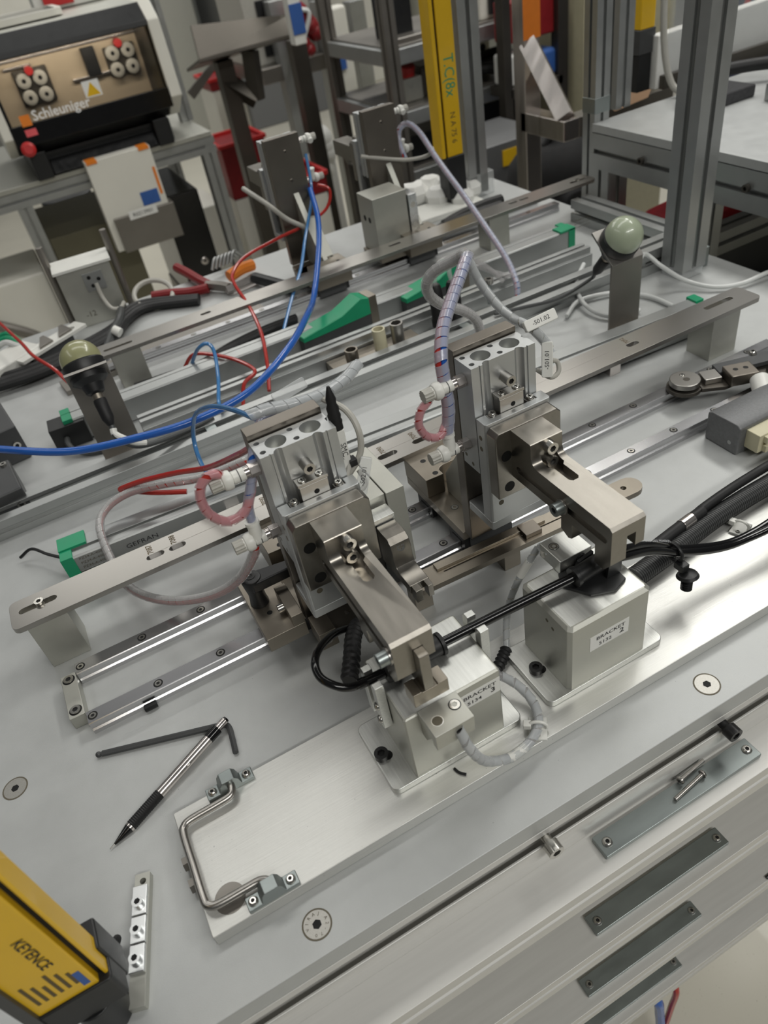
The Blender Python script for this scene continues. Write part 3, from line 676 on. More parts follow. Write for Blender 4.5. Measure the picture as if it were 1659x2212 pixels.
    arm = carved(MB().prism(side, 'x', 391, 421), [
        MB().box(405, 413, -230, -118, 90, 151), MB().box(413 - 0.01, 430, -230, -100, 90, 138.01),
        MB().prism(pocket, 'z', 156, 183), MB().prism(slot(-198, -90, 149.5, 6.2), 'x', 380, 394)])
    XF.append(Matrix.Identity(4))
    am = arm.build('arm', 'steel_warm', t, 0.45); XF.pop()
    MB().prism([(404, -142), (411, -142), (411, -112), (404, -112)], 'z', 155.5, 156.2).build('pocket_floor', 'steel_tan', am)
    fast('cap', am, (407.3, -110, 177), (0, -1, 0), 5.2, 6.5, 'screw', 'arm_screw'); fast('cap', am, (407.3, -110, 164.5), (0, -1, 0), 5.2, 6.5, 'screw', 'arm_screw', 0.4)
    MB().cyl((391, cy_, 149.5), (389.4, cy_, 149.5), 6.4).build('washer', 'steel', am, 0.2)
    fast('cap', am, (389.4, cy_, 149.5), (-1, 0, 0), 5.3, 7, 'zinc', 'clamp_screw')
    fitting(t, 376, -45, 218.8, False); fitting(t, 376, -43, 156.4, True)
    return t
# ---------------------------------------------------------------- near station
rail(0, -5, 880, 'front polished guide rail with counterbored screws, nearer the pencil')
rail(64, -5, 880, 'rear polished guide rail with counterbored screws, beside the slotted bar')
es = thing('end_stop', (-13, 36, 0), 'small aluminium end stop with two screws at the left end of the guide rails', 'end stop')
MB().prism(rrect(-20, -6, 8, 62, 1.2), 'z', 0.03, 14).build('block', 'alu_matte', es, 0.6)
for y in (55, 16): fast('hole', es, (-13, y, 14), rad=5.8, h=2, m='hole', name='counterbore'); fast('cap', es, (-13, y, 13.4), rad=4.7, h=2.0)
slotted_bar('long steel bar engraved 7087 and 7088 on two blocks across the near station',
            [(-30, 6, 116), (94, 112, 112), (117, 134, 111), (350, 373, 108), (393, 414, 109), (690, 707, 112), (817, 862, 117)],
            [('7087', 100, 124), ('7088', 124, 124), ('7090', 222, 122), ('7090', 360, 120), ('7090', 400, 121), ('7092', 697, 124)], -38, 888, ((-27, 10), (811, 855)))
with xf(T(12, 217, 0) @ RZ(-3.3) @ T(-12, -217, 0)): transducer('grey position transducer with green ends printed GEFRAN behind the long steel bar', 12, 872)
u2 = slide_unit('vertical pneumatic slide with bare arm hovering over block 5132')
with xf(T(-176, 0, 0)):
    u1 = slide_unit('vertical pneumatic slide with T-shaped finger pressing over block 5134', -197)
    fg = MB().prism([(405.2, 150.5), (412.8, 150.5), (412.8, 112), (405.2, 112)], 'y', -211, -180).build('finger', 'steel_warm', u1, 0.6)
    MB().prism([(396, 104), (423, 104), (423, 117), (415, 117), (415, 116), (403, 116), (403, 117), (396, 117)], 'y', -211.5, -198).build('finger_foot', 'steel_tan', fg, 0.6)
    cp = MB().prism([(-36, 24.1), (-36, 40), (46, 40), (46, 24.1)], 'x', 336, 373.6).build('clamp_plate', 'steel_tan', u1, 0.5)
    MB().prism([(-36, 40), (-36, 53), (8, 53), (8, 40)], 'x', 362.5, 373.6).build('clamp_wall', 'steel_tan', cp, 0.5)
    fast('hole', cp, (350, -6, 40), rad=2.6, h=1.5, m='hole', name='tapped_hole')
    fast('cap', cp, (362.5, -14, 47), (-1, 0, 0), 4.2, 5.5, 'screw', 'clamp_screw')
    fast('cap', cp, (352, 38, 40), rad=4.2, h=5, name='clamp_screw')
    lv = MB().lathe([(9, 0), (8, 6), (7.4, 14), (8.6, 22), (9.6, 30), (9, 33), (6, 34)], (347, 12, 40), (0, 0, 1), 24).build('clamp_lever', 'black_plastic', u1, 0.5)
    MB().prism([(344, 2.5), (352, 2.5), (394, 3), (397, 8), (394, 13), (352, 20), (343, 18)], 'z', 60, 72).build('lever_arm', 'black_plastic', lv, 2.0, 3)
    fast('cap', lv, (347, 12, 73.6), rad=4.5, h=1, m='screw_dark')
    MB().prism([(380, -31.5), (420, -31.5), (424, -40), (424, -56), (414, -62), (396, -62), (380, -50)], 'z', 34, 40, [circ(409, -48, 2.2, 14)]).build('sensor_plate', 'dark_steel', u1, 0.5)
    sk = MB().box(376, 392, -62, -36, 24, 44).build('sensor_bracket', 'steel_tan', u1, 0.6)
    fast('pan', sk, (383, -62, 36), (0, -1, 0), 4.4, 2.8, 'screw', 'pan_screw')
# grey actuator with clamp finger on the right of the left-hand slide
ga = thing('swing_clamp', (290, -50, 24), 'light grey compact clamp with notched steel finger, right of the left slide', 'clamp')
MB().prism([(292, -46), (309, -46), (309, 24), (292, 24)], 'z', 60, 146).build('housing', 'alu_matte', ga, 0.6)
MB().prism([(276, -44), (291.6, -44), (291.6, 24), (276, 24)], 'z', 60, 145).build('housing', 'alu_matte', ga, 0.6)
MB().box(278, 306, -30, 40, 24.1, 60).build('foot', 'steel_tan', ga, 0.6)
jw = MB().box(272.5, 288.5, -64, -45.5, 62, 132).build('jaw_body', 'black_plastic', ga, 0.8)
MB().prism([(270, 132), (290, 132), (290, 137.5), (270, 137.5)], 'y', -62, -47).build('jaw_cap', 'alu_brush', jw, 0.4)
fi = MB().prism([(-63, 132), (-81, 132), (-86, 128), (-88, 121), (-88, 112), (-90, 107), (-94, 104.5), (-112, 104.5), (-112, 96), (-64, 96)], 'x', 271.5, 289).build('clamp_finger', 'steel_warm', ga, 0.6)
fast('pan', fi, (280, -85, 123), (0, -0.8, 0.35), 4.2, 2.6, 'screw', 'finger_screw')
for x0, x1 in ((272.5, 278.5), (283.5, 288.2)): MB().box(x0, x1, -120, -111.8, 92, 104.5).build('finger_tooth', 'steel_warm', fi, 0.4)
# slim brown locator bar on legs in front of the rails
lb = thing('locator_bar', (430, -45, 0), 'slim brown slotted locator bar with rounded ends between the two slides', 'flat bar')
with xf(T(429, -49, 0) @ RZ(-2.6)):
    MB().prism(slot(-133, 132, 0, 25), 'z', 22, 28, [slot(-95, -40, -1, 1.6, 3), slot(-10, 40, -1, 1.6, 3), circ(112, 0, 3, 14)]).build('bar', 'steel_tan', lb, 0.5)
    MB().box(-100, 20, 2, 11, 28, 31).build('scale_strip', 'steel_tan', lb, 0.3)
    for x in (-122, -25, 95): MB().box(x - 9, x + 9, -9, 9, 0.05, 22).build('leg', 'steel_tan', lb, 0.5)
    MB().prism([(84, -9), (98, -9), (98, 9), (84, 9)], 'z', 28, 28.1).build('green_mark', 'marker_green', lb)
    fast('cap', lb, (-120, 4, 28), rad=4.6, h=3.4, m='steel')
    MB().box(-8, 10, -8, 8, 28, 33).build('stop_lug', 'steel_warm_dark', lb, 0.4)
# middle profile
mp = thing('middle_profile', (345, 360, 0), 'long T-slot aluminium profile dividing the two stations on the deck', 'profile')
MB().prism([(338, 0.05), (338, 9), (341, 9), (341, 15), (338, 15), (338, 26), (352, 26), (352, 21), (347, 21), (347, 13), (371, 13), (371, 21), (366, 21), (366, 26), (380, 26), (380, 0.05)], 'x', -380, 930).build('profile', 'alu', mp, 0.5)
for x in (220, 610): MB().box(x, x + 14, 352.4, 365.6, 20, 24).build('slot_nut', 'zinc', mp, 0.4)
vr = thing('valve_rail', (560, 430, 0), 'grey slotted rail with round brass sockets behind the middle profile', 'rail')
MB().prism([(425, 0.05), (425, 20), (430, 20), (430, 30), (438, 30), (438, 22), (444, 22), (444, 30), (452, 30), (452, 0.05)], 'x', 150, 900).build('profile', 'alu', vr, 0.5)
MB().box(420, 560, 392, 422, 0.05, 16).build('socket_base', 'steel_tan', vr, 0.6)
for i, (x, m) in enumerate(((500, 'ivory'), (528, 'steel'), (452, 'steel_tan'))):
    h_ = 30 if i < 2 else 18
    MB().lathe([(9.5, 0), (9.5, h_), (7.4, h_), (7.2, h_ - 8)], (x, 402 - i * 2, 16), (0, 0, 1), 22, False).build('socket', m, vr)
    MB().cyl((x, 402 - i * 2, 16), (x, 402 - i * 2, 16 + h_ - 8), 7.3).build('socket_insert', 'hole', vr)

# ---------------------------------------------------------------- far station: the same kit turned round
ROT = T(1010, 729, 0) @ RZ(180)
with xf(ROT):
    rail(0, -5, 880, 'far polished guide rail on the opposite station, behind the two upright slides')
    rail(64, -5, 880, 'far polished guide rail on the opposite station, nearer the middle profile')
    slotted_bar('long slotted steel bar of the opposite station in front of the far slides',
                [(-30, 6, 116), (94, 112, 112), (117, 134, 111), (350, 373, 108), (690, 707, 112), (817, 862, 117)], [], -38, 888, ((150, 190), (811, 855)))
    transducer('grey position transducer with green ends on the opposite station', 90, 950)
    with xf(T(-110, 0, 0)): slide_unit('far upright slide seen from behind, right of the blue tubes')
    with xf(T(67, 0, 0)): slide_unit('far upright slide seen from behind, with blue and red tubes')
def grey_valve(x, y, label):
    t = thing('valve_block', (x, y, 34), label, 'valve block')
    MB().box(x - 30, x + 34, y - 28, y + 30, 34, 128).build('body', 'alu_matte', t, 1.0)
    for q in (-8, 10): fast('hole', t, (x - 30, y + q, 90), (-1, 0, 0), 5, 1.5, 'hole', 'port')
    MB().box(x + 36, x + 52, y - 30, y + 2, 50, 118).build('side_valve', 'alu_bright', t, 1.0)
    for z in (66, 100): fast('hole', t, (x + 44, y - 30, z), (0, -1, 0), 5, 1.0, 'cable_grey', 'port')
    MB().prism([(y - 34, 34), (y + 30, 34), (y + 30, 110)], 'x', x + 60, x + 66).build('gusset_plate', 'alu_matte', t, 0.6)
    MB().box(x - 34, x + 70, y - 40, y + 30, 24, 34).build('mounting_plate', 'steel_tan', t, 0.6)
grey_valve(668, 690, 'grey valve block with two black ports before the right far slide')
tl = thing('flat_gusset', (525, 715, 24), 'light grey gusset plate leaning before the left far slide', 'bracket')
MB().prism([(660, 34), (735, 34), (735, 110), (725, 110)], 'x', 540, 560).build('plate', 'alu_matte', tl, 0.6)
MB().box(500, 575, 660, 728, 24, 34).build('foot', 'steel_tan', tl, 0.6)
fast('ring', tl, (545, 675, 36), rad=14, h=4, m='white_plastic', name='clip_ring')
for i, (x, y, rz, L_) in enumerate(((470, 560, 25, 120), (640, 560, 20, 110))):
    t = thing('green_cover', (x, y, 0), ('green moulded cover under the blue tubes', 'green moulded cover behind the two black plugs')[i], 'cover', 'green covers between the stations')
    with xf(T(x, y - 60, 0) @ RZ(6)):
        MB().prism([(-L_ / 2, 26), (L_ / 2, 26), (L_ / 2, 52), (L_ / 2 - 14, 56), (10, 42), (-L_ / 2, 34)], 'y', -16, 16).build('shell', 'green', t, 1.5)
        MB().box(-L_ / 2, L_ / 2, -14, 14, 0.05, 26).build('shell_base', 'dark_grey', t, 0.6)
        MB().box(L_ / 2, L_ / 2 + 14, -14, 14, 0.05, 52).build('end_block', 'steel_tan', t, 0.6)
# two black plugs standing in the valve rail
for i, x in enumerate((598, 622)):
    t = thing('round_plug', (x, 404, 16), ('black round plug with clear cable, left of the standing pair', 'black round plug with clear cable, right of the standing pair')[i], 'plug')
    MB().lathe([(11, 0), (11, 10), (10, 12), (10.5, 40), (9, 58), (7, 62)], (x, 400 - i * 8, 16), (0, 0.05, 1), 20).build('boot', 'black_rubber', t)
    pts = [(x, 402 - i * 8, 76), (x + 3, 404, 92), (x + 20, 412, 104), (x + 55, 420, 96 - i * 20), (x + 95, 418, 70 - i * 20), (x + 120, 410, 40)]
    MB().tube(pts, 3.4, 10, 8).build('cable', 'wrap_grey', t)
fast('cap', vr, (690, 405, 48), rad=7, h=7, m='screw', name='standing_screw'); MB().cyl((690, 405, 16), (690, 405, 48), 4).build('standing_post', 'zinc', vr)

# ---------------------------------------------------------------- lamps
def lamp(x, y, flip, label, glow, htop):
    t = thing('touch_lamp', (x, y, 0), label, 'indicator lamp')
    s_ = 1 if flip else -1
    MB().box(x - 26, x + 26, y - 1.5, y + 1.5, 0.05, htop).build('bracket', 'grey_steel', t, 0.4)
    MB().box(x - 26, x + 26, y - (28 if not flip else 22), y + (1.5 if not flip else 1.5), 0.05, 3).build('bracket_foot', 'grey_steel', t, 0.4)
    for q in (-14, 14): fast('button', t, (x + q, y - 15, 3), rad=3.6, h=2)
    ax = Vector((0, s_ * 0.62, 0.78)); tl = Vector((0, -s_ * 0.78, 0.62))
    c = Vector((x, y, htop)) + tl * 25
    with xf(T(*c) @ ax.to_track_quat('Z', 'Y').to_matrix().to_4x4()):
        MB().box(-26, 26, -27, 27, -1.5, 1.5).build('flange', 'steel', t, 0.4)
        MB().lathe([(25.5, 1.5), (26, 3), (26, 13), (24.5, 15)], (0, 0, 0), (0, 0, 1), 32).build('lamp_base', 'black_plastic', t)
        MB().lathe([(24.6, 14)] + [(24.8 * math.cos(a_), 18 + 25 * math.sin(a_)) for a_ in [math.radians(q) for q in range(0, 91, 9)]], (0, 0, 0), (0, 0, 1), 32).build('dome', glow, t)
        MB().lathe([(22, -1.5), (22, -8), (14, -14), (11, -24), (8, -26)], (0, 0, 0), (0, 0, 1), 26).build('lamp_nut', 'black_plastic', t)
        MB().cyl((0, 0, -26), (0, 0, -33), 6.6).build('brass_ring', 'steel_tan', t, 0.4)
        MB().lathe([(7.5, -33), (8, -36), (7.4, -58), (4.5, -66), (3, -68)], (0, 0, 0), (0, 0, 1), 20).build('plug', 'black_rubber', t)
    e = Vector((x, y, htop)) + tl * 25 - ax * 68
    return t, e, -ax
t, e, q = lamp(798, 237, False, 'round frosted touch lamp on a steel bracket at the right of the bench', 'frost_green', 97)
MB().tube([e, e + q * 16, Vector((745, 312, 36)), Vector((700, 335, 30)), Vector((660, 348, 30))], 2.6, 10, 8).build('lead', 'cable_dark', t)
t, e, q = lamp(116, 428, True, 'round frosted touch lamp on a tilted steel bracket at the left', 'frost_amber', 112)
MB().tube([e, e + q * 15, e + Vector((20, -18, -30)), e + Vector((70, -5, -42)), e + Vector((120, 10, -48))], 3.4, 10, 8).build('lead', 'cable_dark', t)
MB().tube([e + q * 4, e + q * 12, e + Vector((14, -18, -20)), e + Vector((28, -16, -30))], 4.2, 10, 4).build('lead_marker', 'white_plastic', t)

# ---------------------------------------------------------------- hoses and tubes
def wrapped(name, pts, rad, core, wrap, label, pitch=8, w_=6.8, cores=None):
    t = thing(name, pts[0], label, 'hose')
    if cores:
        for m, off, rr in cores: MB().tube([Vector(p) + Vector(off) for p in pts], rr, 8, 8).build('inner_tube', m, t)
    else: MB().tube(pts, rad * 0.86, 10, 8).build('inner_tube', core, t)
    MB().helix(pts, rad, pitch, min(w_, pitch * 0.94), 0.5, 10).build('spiral_wrap', wrap, t)
    return t
wrapped('wrapped_hose', [(176, -41, 216), (168, -45, 228), (158, -45, 225), (153, -45, 213), (155, -45, 197), (165, -45, 185), (179, -45, 187), (189, -42, 200), (198, -36, 219), (213, -10, 225), (224, 6, 224)], 3.4, 'tube_red', 'wrap_pink', 'pink wrapped hose looping from the upper fitting of the left slide', 9, 8.6)
wrapped('blue_feed', [(182, -41, 172), (184, -42, 190), (190, -43, 205), (199, -38, 224), (216, -6, 226), (240, 14, 224)], 3.4, 'tube_blue', 'wrap_blue', 'blue tube rising from the lower fitting of the left slide', 9, 8.4)
wrapped('grey_pink_hose', [(180, -36, 152), (176, -32, 134), (160, 10, 78), (132, 38, 50), (97, 74, 34), (70, 118, 26), (60, 164, 24), (60, 214, 44), (74, 236, 52), (103, 236, 60), (140, 216, 66), (180, 205, 62), (230, 190, 70)], 4.2, 'tube_red', 'wrap_grey', 'grey and pink spiral wrapped hose passing under the long steel bar', 9, 8.2, cores=(('tube_red', (0, -1.2, -1.2), 2.7), ('tube_white', (0, 1.4, 1.6), 2.5)))
wrapped('clear_hose', [(215, -2, 236), (228, -4, 236), (249, -5, 232), (274, 0, 228), (298, 10, 227), (316, 20, 230)], 4.6, 'wrap_clear', 'wrap_clear', 'clear spiral wrapped hose arching behind the left slide', 10, 9.2)
cable('blue_tube', [(-60, 430, 92), (-10, 382, 90), (63, 316, 90), (138, 288, 90), (202, 277, 90), (273, 283, 95), (345, 330, 104), (410, 430, 88), (466, 545, 62), (520, 632, 94), (550, 690, 120), (566, 742, 150)], 4.6, 'tube_blue', 'thick blue air tube sweeping across the deck from the left edge', 'tube', 12, 14)
cable('thin_blue_tube', [(232, 0, 216), (228, 45, 200), (223, 130, 170), (214, 204, 140), (203, 262, 104), (194, 284, 62), (190, 256, 40), (198, 226, 24), (220, 212, 14)], 2.6, 'tube_lightblue', 'thin blue tube arching down behind the left slide', 'tube', 10)
cable('thin_blue_tube', [(582, 772, 196), (572, 748, 158), (560, 735, 130), (520, 690, 92), (486, 640, 70), (442, 590, 46), (395, 530, 20), (380, 500, 8)], 2.6, 'tube_lightblue', 'thin blue tube hanging from the left far slide beside the thick blue tube', 'tube', 10)
cable('thin_blue_tube', [(250, 545, 16), (258, 520, 46), (265, 489, 72), (276, 476, 80), (280, 466, 70), (268, 430, 50), (252, 390, 38), (250, 380, 28)], 2.6, 'tube_lightblue', 'thin blue tube bent in an arch over the middle profile', 'tube', 10)
cable('red_tube', [(212, 4, 206), (205, 70, 160), (184, 146, 110), (156, 190, 90), (123, 224, 75), (99, 247, 62), (97, 250, 58), (104, 246, 56), (128, 232, 50), (160, 218, 44)], 3.0, 'tube_red', 'red tube stretched from the left slide down to the transducer', 'tube', 10)
cable('red_tube', [(584, 752, 150), (601, 745, 138), (587, 740, 112), (542, 735, 99), (487, 730, 94), (420, 715, 88), (387, 690, 79), (378, 660, 71), (376, 600, 57), (364, 520, 45), (343, 450, 30), (326, 410, 14)], 2.8, 'tube_red', 'red tube hanging from the left far slide down to the middle profile', 'tube', 10)
cable('red_tube', [(245, 575, 8), (262, 555, 34), (281, 528, 40), (307, 476, 42), (318, 425, 42), (296, 414, 35), (280, 392, 12)], 2.8, 'tube_red', 'red tube kinked in a Z shape beside the black cable bundle', 'tube', 10)
cable('red_tube', [(0, 960, 62), (40, 768, 60), (53, 696, 58), (74, 640, 50), (92, 600, 30), (140, 560, 12)], 2.8, 'tube_red', 'red tube running down the far left corner of the deck', 'tube', 10)
wrapped('twin_hose', [(358, -41, 173), (361, -42, 198), (361, -40, 223), (363, -36, 241), (376, -20, 254), (397, 0, 263), (420, 20, 272), (436, 36, 275)], 5.0, None, 'wrap_blue', 'blue and pink spiral wrapped twin hose rising beside the right slide', 9, 8.3, cores=(('tube_blue', (1.8, 0, 0), 2.8), ('tube_red', (-2.0, 1.5, 0), 2.8)))
wrapped('grey_loop_hose', [(437, 37, 275), (441, 48, 273), (440, 60, 266), (429, 80, 253), (424, 90, 240), (431, 100, 221), (450, 110, 201), (476, 120, 183), (498, 130, 158), (508, 140, 120), (512, 150, 64)], 5.0, 'tube_white', 'wrap_grey', 'milky spiral wrapped hose curling behind the right slide', 8, 7.6)
wrapped('grey_signal_hose', [(438, 38, 274), (443, 30, 254), (444, 5, 240), (446, -15, 234), (446, -30, 235), (452, -36, 228), (459, -40, 217), (462, -43, 212)], 3.6, 'cable_grey', 'wrap_clear', 'grey sensor cable running down to the two marker tags', 12, 11.4)
wrapped('pink_loop_hose', [(350, -37, 215), (343, -44, 213), (335, -44, 206), (332, -44, 194), (338, -44, 181), (349, -44, 176), (358, -40, 182)], 3.2, 'tube_red', 'wrap_pink', 'short pink wrapped hose looping between the fittings of the right slide', 8, 7.4)
wrapped('far_twin_hose', [(752, 748, 150), (756, 768, 168), (762, 775, 187), (777, 770, 195), (783, 740, 183), (778, 680, 152), (775, 600, 111), (764, 520, 80), (752, 450, 54), (736, 402, 36), (726, 385, 20)], 4.6, None, 'wrap_blue', 'pale blue and pink wrapped hose drooping from the right far slide', 9, 8.3, cores=(('tube_lightblue', (1.4, 0, 0), 2), ('tube_red', (-1.4, 1, 0), 2)))
cable('white_signal_cable', [(672, 752, 172), (690, 748, 166), (714, 746, 158), (753, 740, 147), (781, 718, 150), (784, 702, 164)], 3.2, 'cable_grey', 'white cable slung across the back of the right far slide', 'cable', 10)
cable('grey_signal_cable', [(272, -5, 226), (279, -30, 226), (281, -44, 214), (277, -49, 197), (264, -50, 184), (258, -47, 186)], 2.6, 'cable_grey', 'grey sensor cable bowed over the right side of the left slide', 'cable', 10)
cable('grey_far_cable', [(470, 800, 166), (485, 735, 150), (510, 728, 120), (540, 724, 96), (556, 716, 78)], 4.0, 'cable_grey', 'grey cable hanging diagonally across the left far slide', 'cable', 10)
cable('white_tube', [(862, 400, 22), (826, 372, 16), (802, 338, 12), (790, 296, 8), (800, 262, 6), (840, 250, 5)], 3.2, 'tube_white', 'white tube curling on the deck behind the right touch lamp', 'tube', 10)
cable('white_tube', [(757, 309, 5), (793, 330, 7), (828, 326, 7), (856, 312, 5), (878, 274, 5), (880, 228, 5)], 3.2, 'tube_white', 'cut white tube end lying on the deck left of the right touch lamp', 'tube', 10)
cable('white_tube', [(840, 262, 66), (888, 298, 58), (904, 280, 40), (933, 261, 15), (956, 229, 7), (990, 209, 7), (1060, 204, 5), (1150, 220, -60)], 3.2, 'tube_white', 'white tube trailing off the right edge of the bench', 'tube', 10)
# sensor, tags and small black plug beside the slides
ss = thing('reed_switch', (262, -45, 180), 'white reed switch printed SMC on the right side of the left slide', 'sensor')
MB().prism(rrect(260.4, 268, -51, -41, 1.5), 'z', 182, 224).build('case', 'white_plastic', ss, 0.6)
MB().lathe([(5.2, 0), (5, 4), (5.4, 6), (4.6, 8), (5.2, 11), (4.4, 13), (4.8, 17), (3.6, 20), (4, 24), (1.2, 34)], (264, -46, 224), (0.06, 0.12, 1), 18).build('boot', 'black_rubber', ss)
text('maker_name', 'SMC', 6.4, (264.2, -51.2, 207), (0, 0, -1), (1, 0, 0), 'ink', ss)
text('print_line', 'D-M9PW', 2.8, (261.6, -51.2, 204), (0, 0, -1), (1, 0, 0), 'ink', ss)
MB().box(266, 272, -53, -46, 190, 196).build('tie_head', 'black_plastic', ss, 0.5)
def marker(c, xd, label, word, m='white_plastic'):
    t = thing('marker_tag', c, label, 'tag')
    c = Vector(c); xd = Vector(xd).normalized(); view = (CAM_C - c).normalized(); zd = (view - xd * view.dot(xd)).normalized(); yd = zd.cross(xd)
    mtx = Matrix((xd, yd, zd)).transposed().to_4x4(); mtx.translation = c
    with xf(mtx):
        MB().prism(rrect(-14.5, 14.5, -4.6, 4.6, 1.6), 'z', -2.6, 2.6).build('sleeve', m, t, 0.8)
        if word: text('marker_text', word, 5.0, (0, 0, 2.75), (1, 0, 0), (0, 1, 0), 'ink', t, 1.05)
    return t
marker((455, -38, 238), (0.96, -0.1, 0.12), 'white cable marker printed -S01.02 above the right slide', '-S01.02')
marker((455, -47, 206), (0.28, 0.35, 0.9), 'white cable marker printed -S01.01 beside the right slide', '-S01.01')
marker((272, -60, 184), (0.45, 0.25, 0.86), 'clear cable marker hanging beside the left slide', '-S02.01', 'clear')
marker((250, 6, 238), (0.9, 0.1, 0.1), 'clear cable marker lying on the clear hose above the left slide', '', 'clear')
tag(MB().tube([(449, -40, 196), (456, -50, 190), (464, -50, 192), (466, -46, 199), (460, -45, 203)], 2.0, 10, 6).build('cable_loop', 'cable_grey'), 'small grey cable loop under the marker tag of the right slide', 'cable')
tag(MB().tube([(266, -50, 192), (258, -58, 182), (264, -62, 174), (272, -60, 176), (271, -54, 186)], 2.0, 10, 6).build('cable_loop', 'cable_grey'), 'small grey cable loop under the clear tag of the left slide', 'cable')
# ================================================================ tools and connectors on the deck
def pbox(name, m, c, sx, sy, sz, rz=0, parent=None, bevel=1.0):
    with xf(T(c[0], c[1], c[2]) @ RZ(rz)): return MB().box(-sx / 2, sx / 2, -sy / 2, sy / 2, 0, sz).build(name, m, parent, bevel)
cr = thing('crimping_tool', (745, 40, 0), 'dark crimping tool with round silver head lying over the guide rails', 'crimping tool')
MB().cyl((726, 52, 16), (726, 52, 21), 20, n=32).build('head_plate', 'dark_steel', cr, 0.6)
hp_ = MB().cyl((726, 52, 23), (726, 52, 30), 17.5, n=32).build('head_disc', 'steel', cr, 1.0)
fast('hole', hp_, (726, 50, 30), rad=4, h=1, m='dark_steel', name='pivot_hole'); fast('button', hp_, (729, 60, 30), rad=3, h=1)
with xf(T(726, 52, 0) @ RZ(-21)):
    MB().prism([(14, -16), (40, -20), (60, -14), (130, -6), (130, 10), (70, 14), (40, 16), (14, 14)], 'z', 17, 22).build('lower_jaw', 'dark_steel', cr, 0.6)
    MB().prism([(40, -2), (130, 6), (200, 12), (200, 26), (120, 24), (40, 18)], 'z', 24, 30).build('upper_plate', 'dark_grey', cr, 0.8)
    jb = MB().box(44, 76, -24, 2, 22, 36).build('die_block', 'steel_warm_dark', cr, 1.2)
    for q in (54, 66): fast('hole', jb, (q, -10, 36), rad=3, h=1, m='hole', name='die_hole')
    MB().box(20, 40, -10, 10, 22, 29).build('link', 'steel', cr, 0.8)
    MB().tube([(96, -8, 25), (130, -4, 25), (150, 0, 26)], 5, 12, 4).build('link_rod', 'steel', cr)
    MB().prism(rrect(135, 330, 6, 32, 9), 'z', 18, 36).build('handle', 'navy', cr, 3)
    MB().prism(rrect(135, 330, -26, -2, 9), 'z', 14, 32).build('handle', 'navy', cr, 3)
    fast('button', cr, (92, 24, 30), rad=5, h=4)
hn = thing('connector_hood', (735, -39, 0), 'grey cast connector hood with ivory pin insert standing beside the front guide rail', 'connector')
MB().prism([(-61, 0.05), (-61, 34), (-56, 37), (-22, 37), (-17, 34), (-17, 0.05)], 'x', 690, 790).build('hood', 'grey_cast', hn, 2.0, 3)
iv = MB().box(700, 790, -78, -60.5, 8, 30).build('pin_insert', 'ivory', hn, 0.8)
for i in range(4):
    for j in range(2): MB().box(706 + i * 20, 720 + i * 20, -83, -77.5, 9 + j * 11, 17 + j * 11).build('pin_tower', 'ivory', iv, 0.6)
MB().cyl((770, -22, 24), (784, -2, 30), 11).build('cable_gland', 'white_plastic', hn, 1.2)
fast('hole', hn, (690, -50, 12), (-1, 0, 0), 2.4, 1, 'alu', 'arrow_mark')
cn = thing('small_connector', (985, 115, 0), 'small grey terminal at the right edge of the deck beside the long steel bar', 'connector')
pbox('body', 'alu_matte', (985, 108, 0.05), 30, 24, 14, -10, cn); fast('button', cn, (980, 108, 14), rad=5, h=3)

def harting(c, sx, sy, sz, rz, label):
    t = thing('multipin_connector', c, label, 'connector')
    with xf(T(*c) @ RZ(rz)):
        MB().box(-sx / 2, sx / 2, -sy / 2, sy / 2, 0.05, sz).build('hood', 'dark_grey', t, 2.5, 3)
        MB().box(-sx / 2 + 6, sx / 2 - 26, -sy / 2 + 6, sy / 2 - 6, sz, sz + 9).build('insert', 'cable_grey', t, 1)
        fast('cap', t, (sx / 2 - 10, -sy / 2, sz * 0.5), (0, -1, 0), 5, 3, 'screw'); fast('cap', t, (sx / 2 - 8, sy / 2 - 12, sz), rad=4, h=3)
harting((-42, 545, 0), 78, 90, 52, 8, 'dark grey multi-pin connector with silver insert at the left edge of the deck')
harting((-58, 405, 0), 90, 80, 40, 6, 'plain dark grey connector under the thick blue tube at the left edge')
ct = thing('cable_outlet', (45, 480, 0), 'black plug block at the green end of the far transducer', 'plug')
pbox('plug_body', 'black_plastic', (62, 505, 0.05), 48, 34, 34, -3, ct)
MB().tube([(55, 488, 16), (54, 476, 14), (60, 462, 8), (80, 448, 4), (120, 440, 3)], 4, 10, 6).build('lead', 'cable_dark', ct)
MB().tube([(45, 268, 10), (20, 290, 14), (-6, 300, 12), (-30, 305, 4)], 2.4, 8, 6)
tag(MB().tube([(14, 232, 14), (-4, 252, 16), (-20, 276, 15), (-36, 282, 6)], 1.8, 8, 6).build('tied_wire', 'black_plastic'), 'short black wire tied off at the green end of the near transducer', 'wire')

# black trunking and clutter along the far left of the deck
tr = thing('cable_bundle', (200, 770, 0), 'black cable bundle lying along the far left of the deck', 'cable bundle')
for i in range(3):
    off = i * 9
    pts = [at(-30, 845 - off, z=14 + 5 * (i % 2)), at(90, 805 - off, z=14), at(190, 758 - off, z=16), at(250, 722 - off, z=16), at(275, 690 - off, z=14), at(320, 664 - off * 0.6, z=10), at(430, 650 - off * 0.4, z=8)]
    MB().tube(pts, 7.5, 10, 6).build('cable', 'black_rubber', tr)
MB().tube([at(262, 665, z=20), at(258, 690, z=24), at(240, 725, z=18), at(226, 770, z=8)], 7, 10, 6).build('branch', 'cable_dark', tr)
p = at(245, 712, z=26); MB().cyl(p, p + Vector((8, -8, -6)), 8).build('white_band', 'white_plastic', tr)
bcl = thing('deck_cable', at(450, 770, z=0), 'black cable lying under the slotted bar of the opposite station', 'cable')
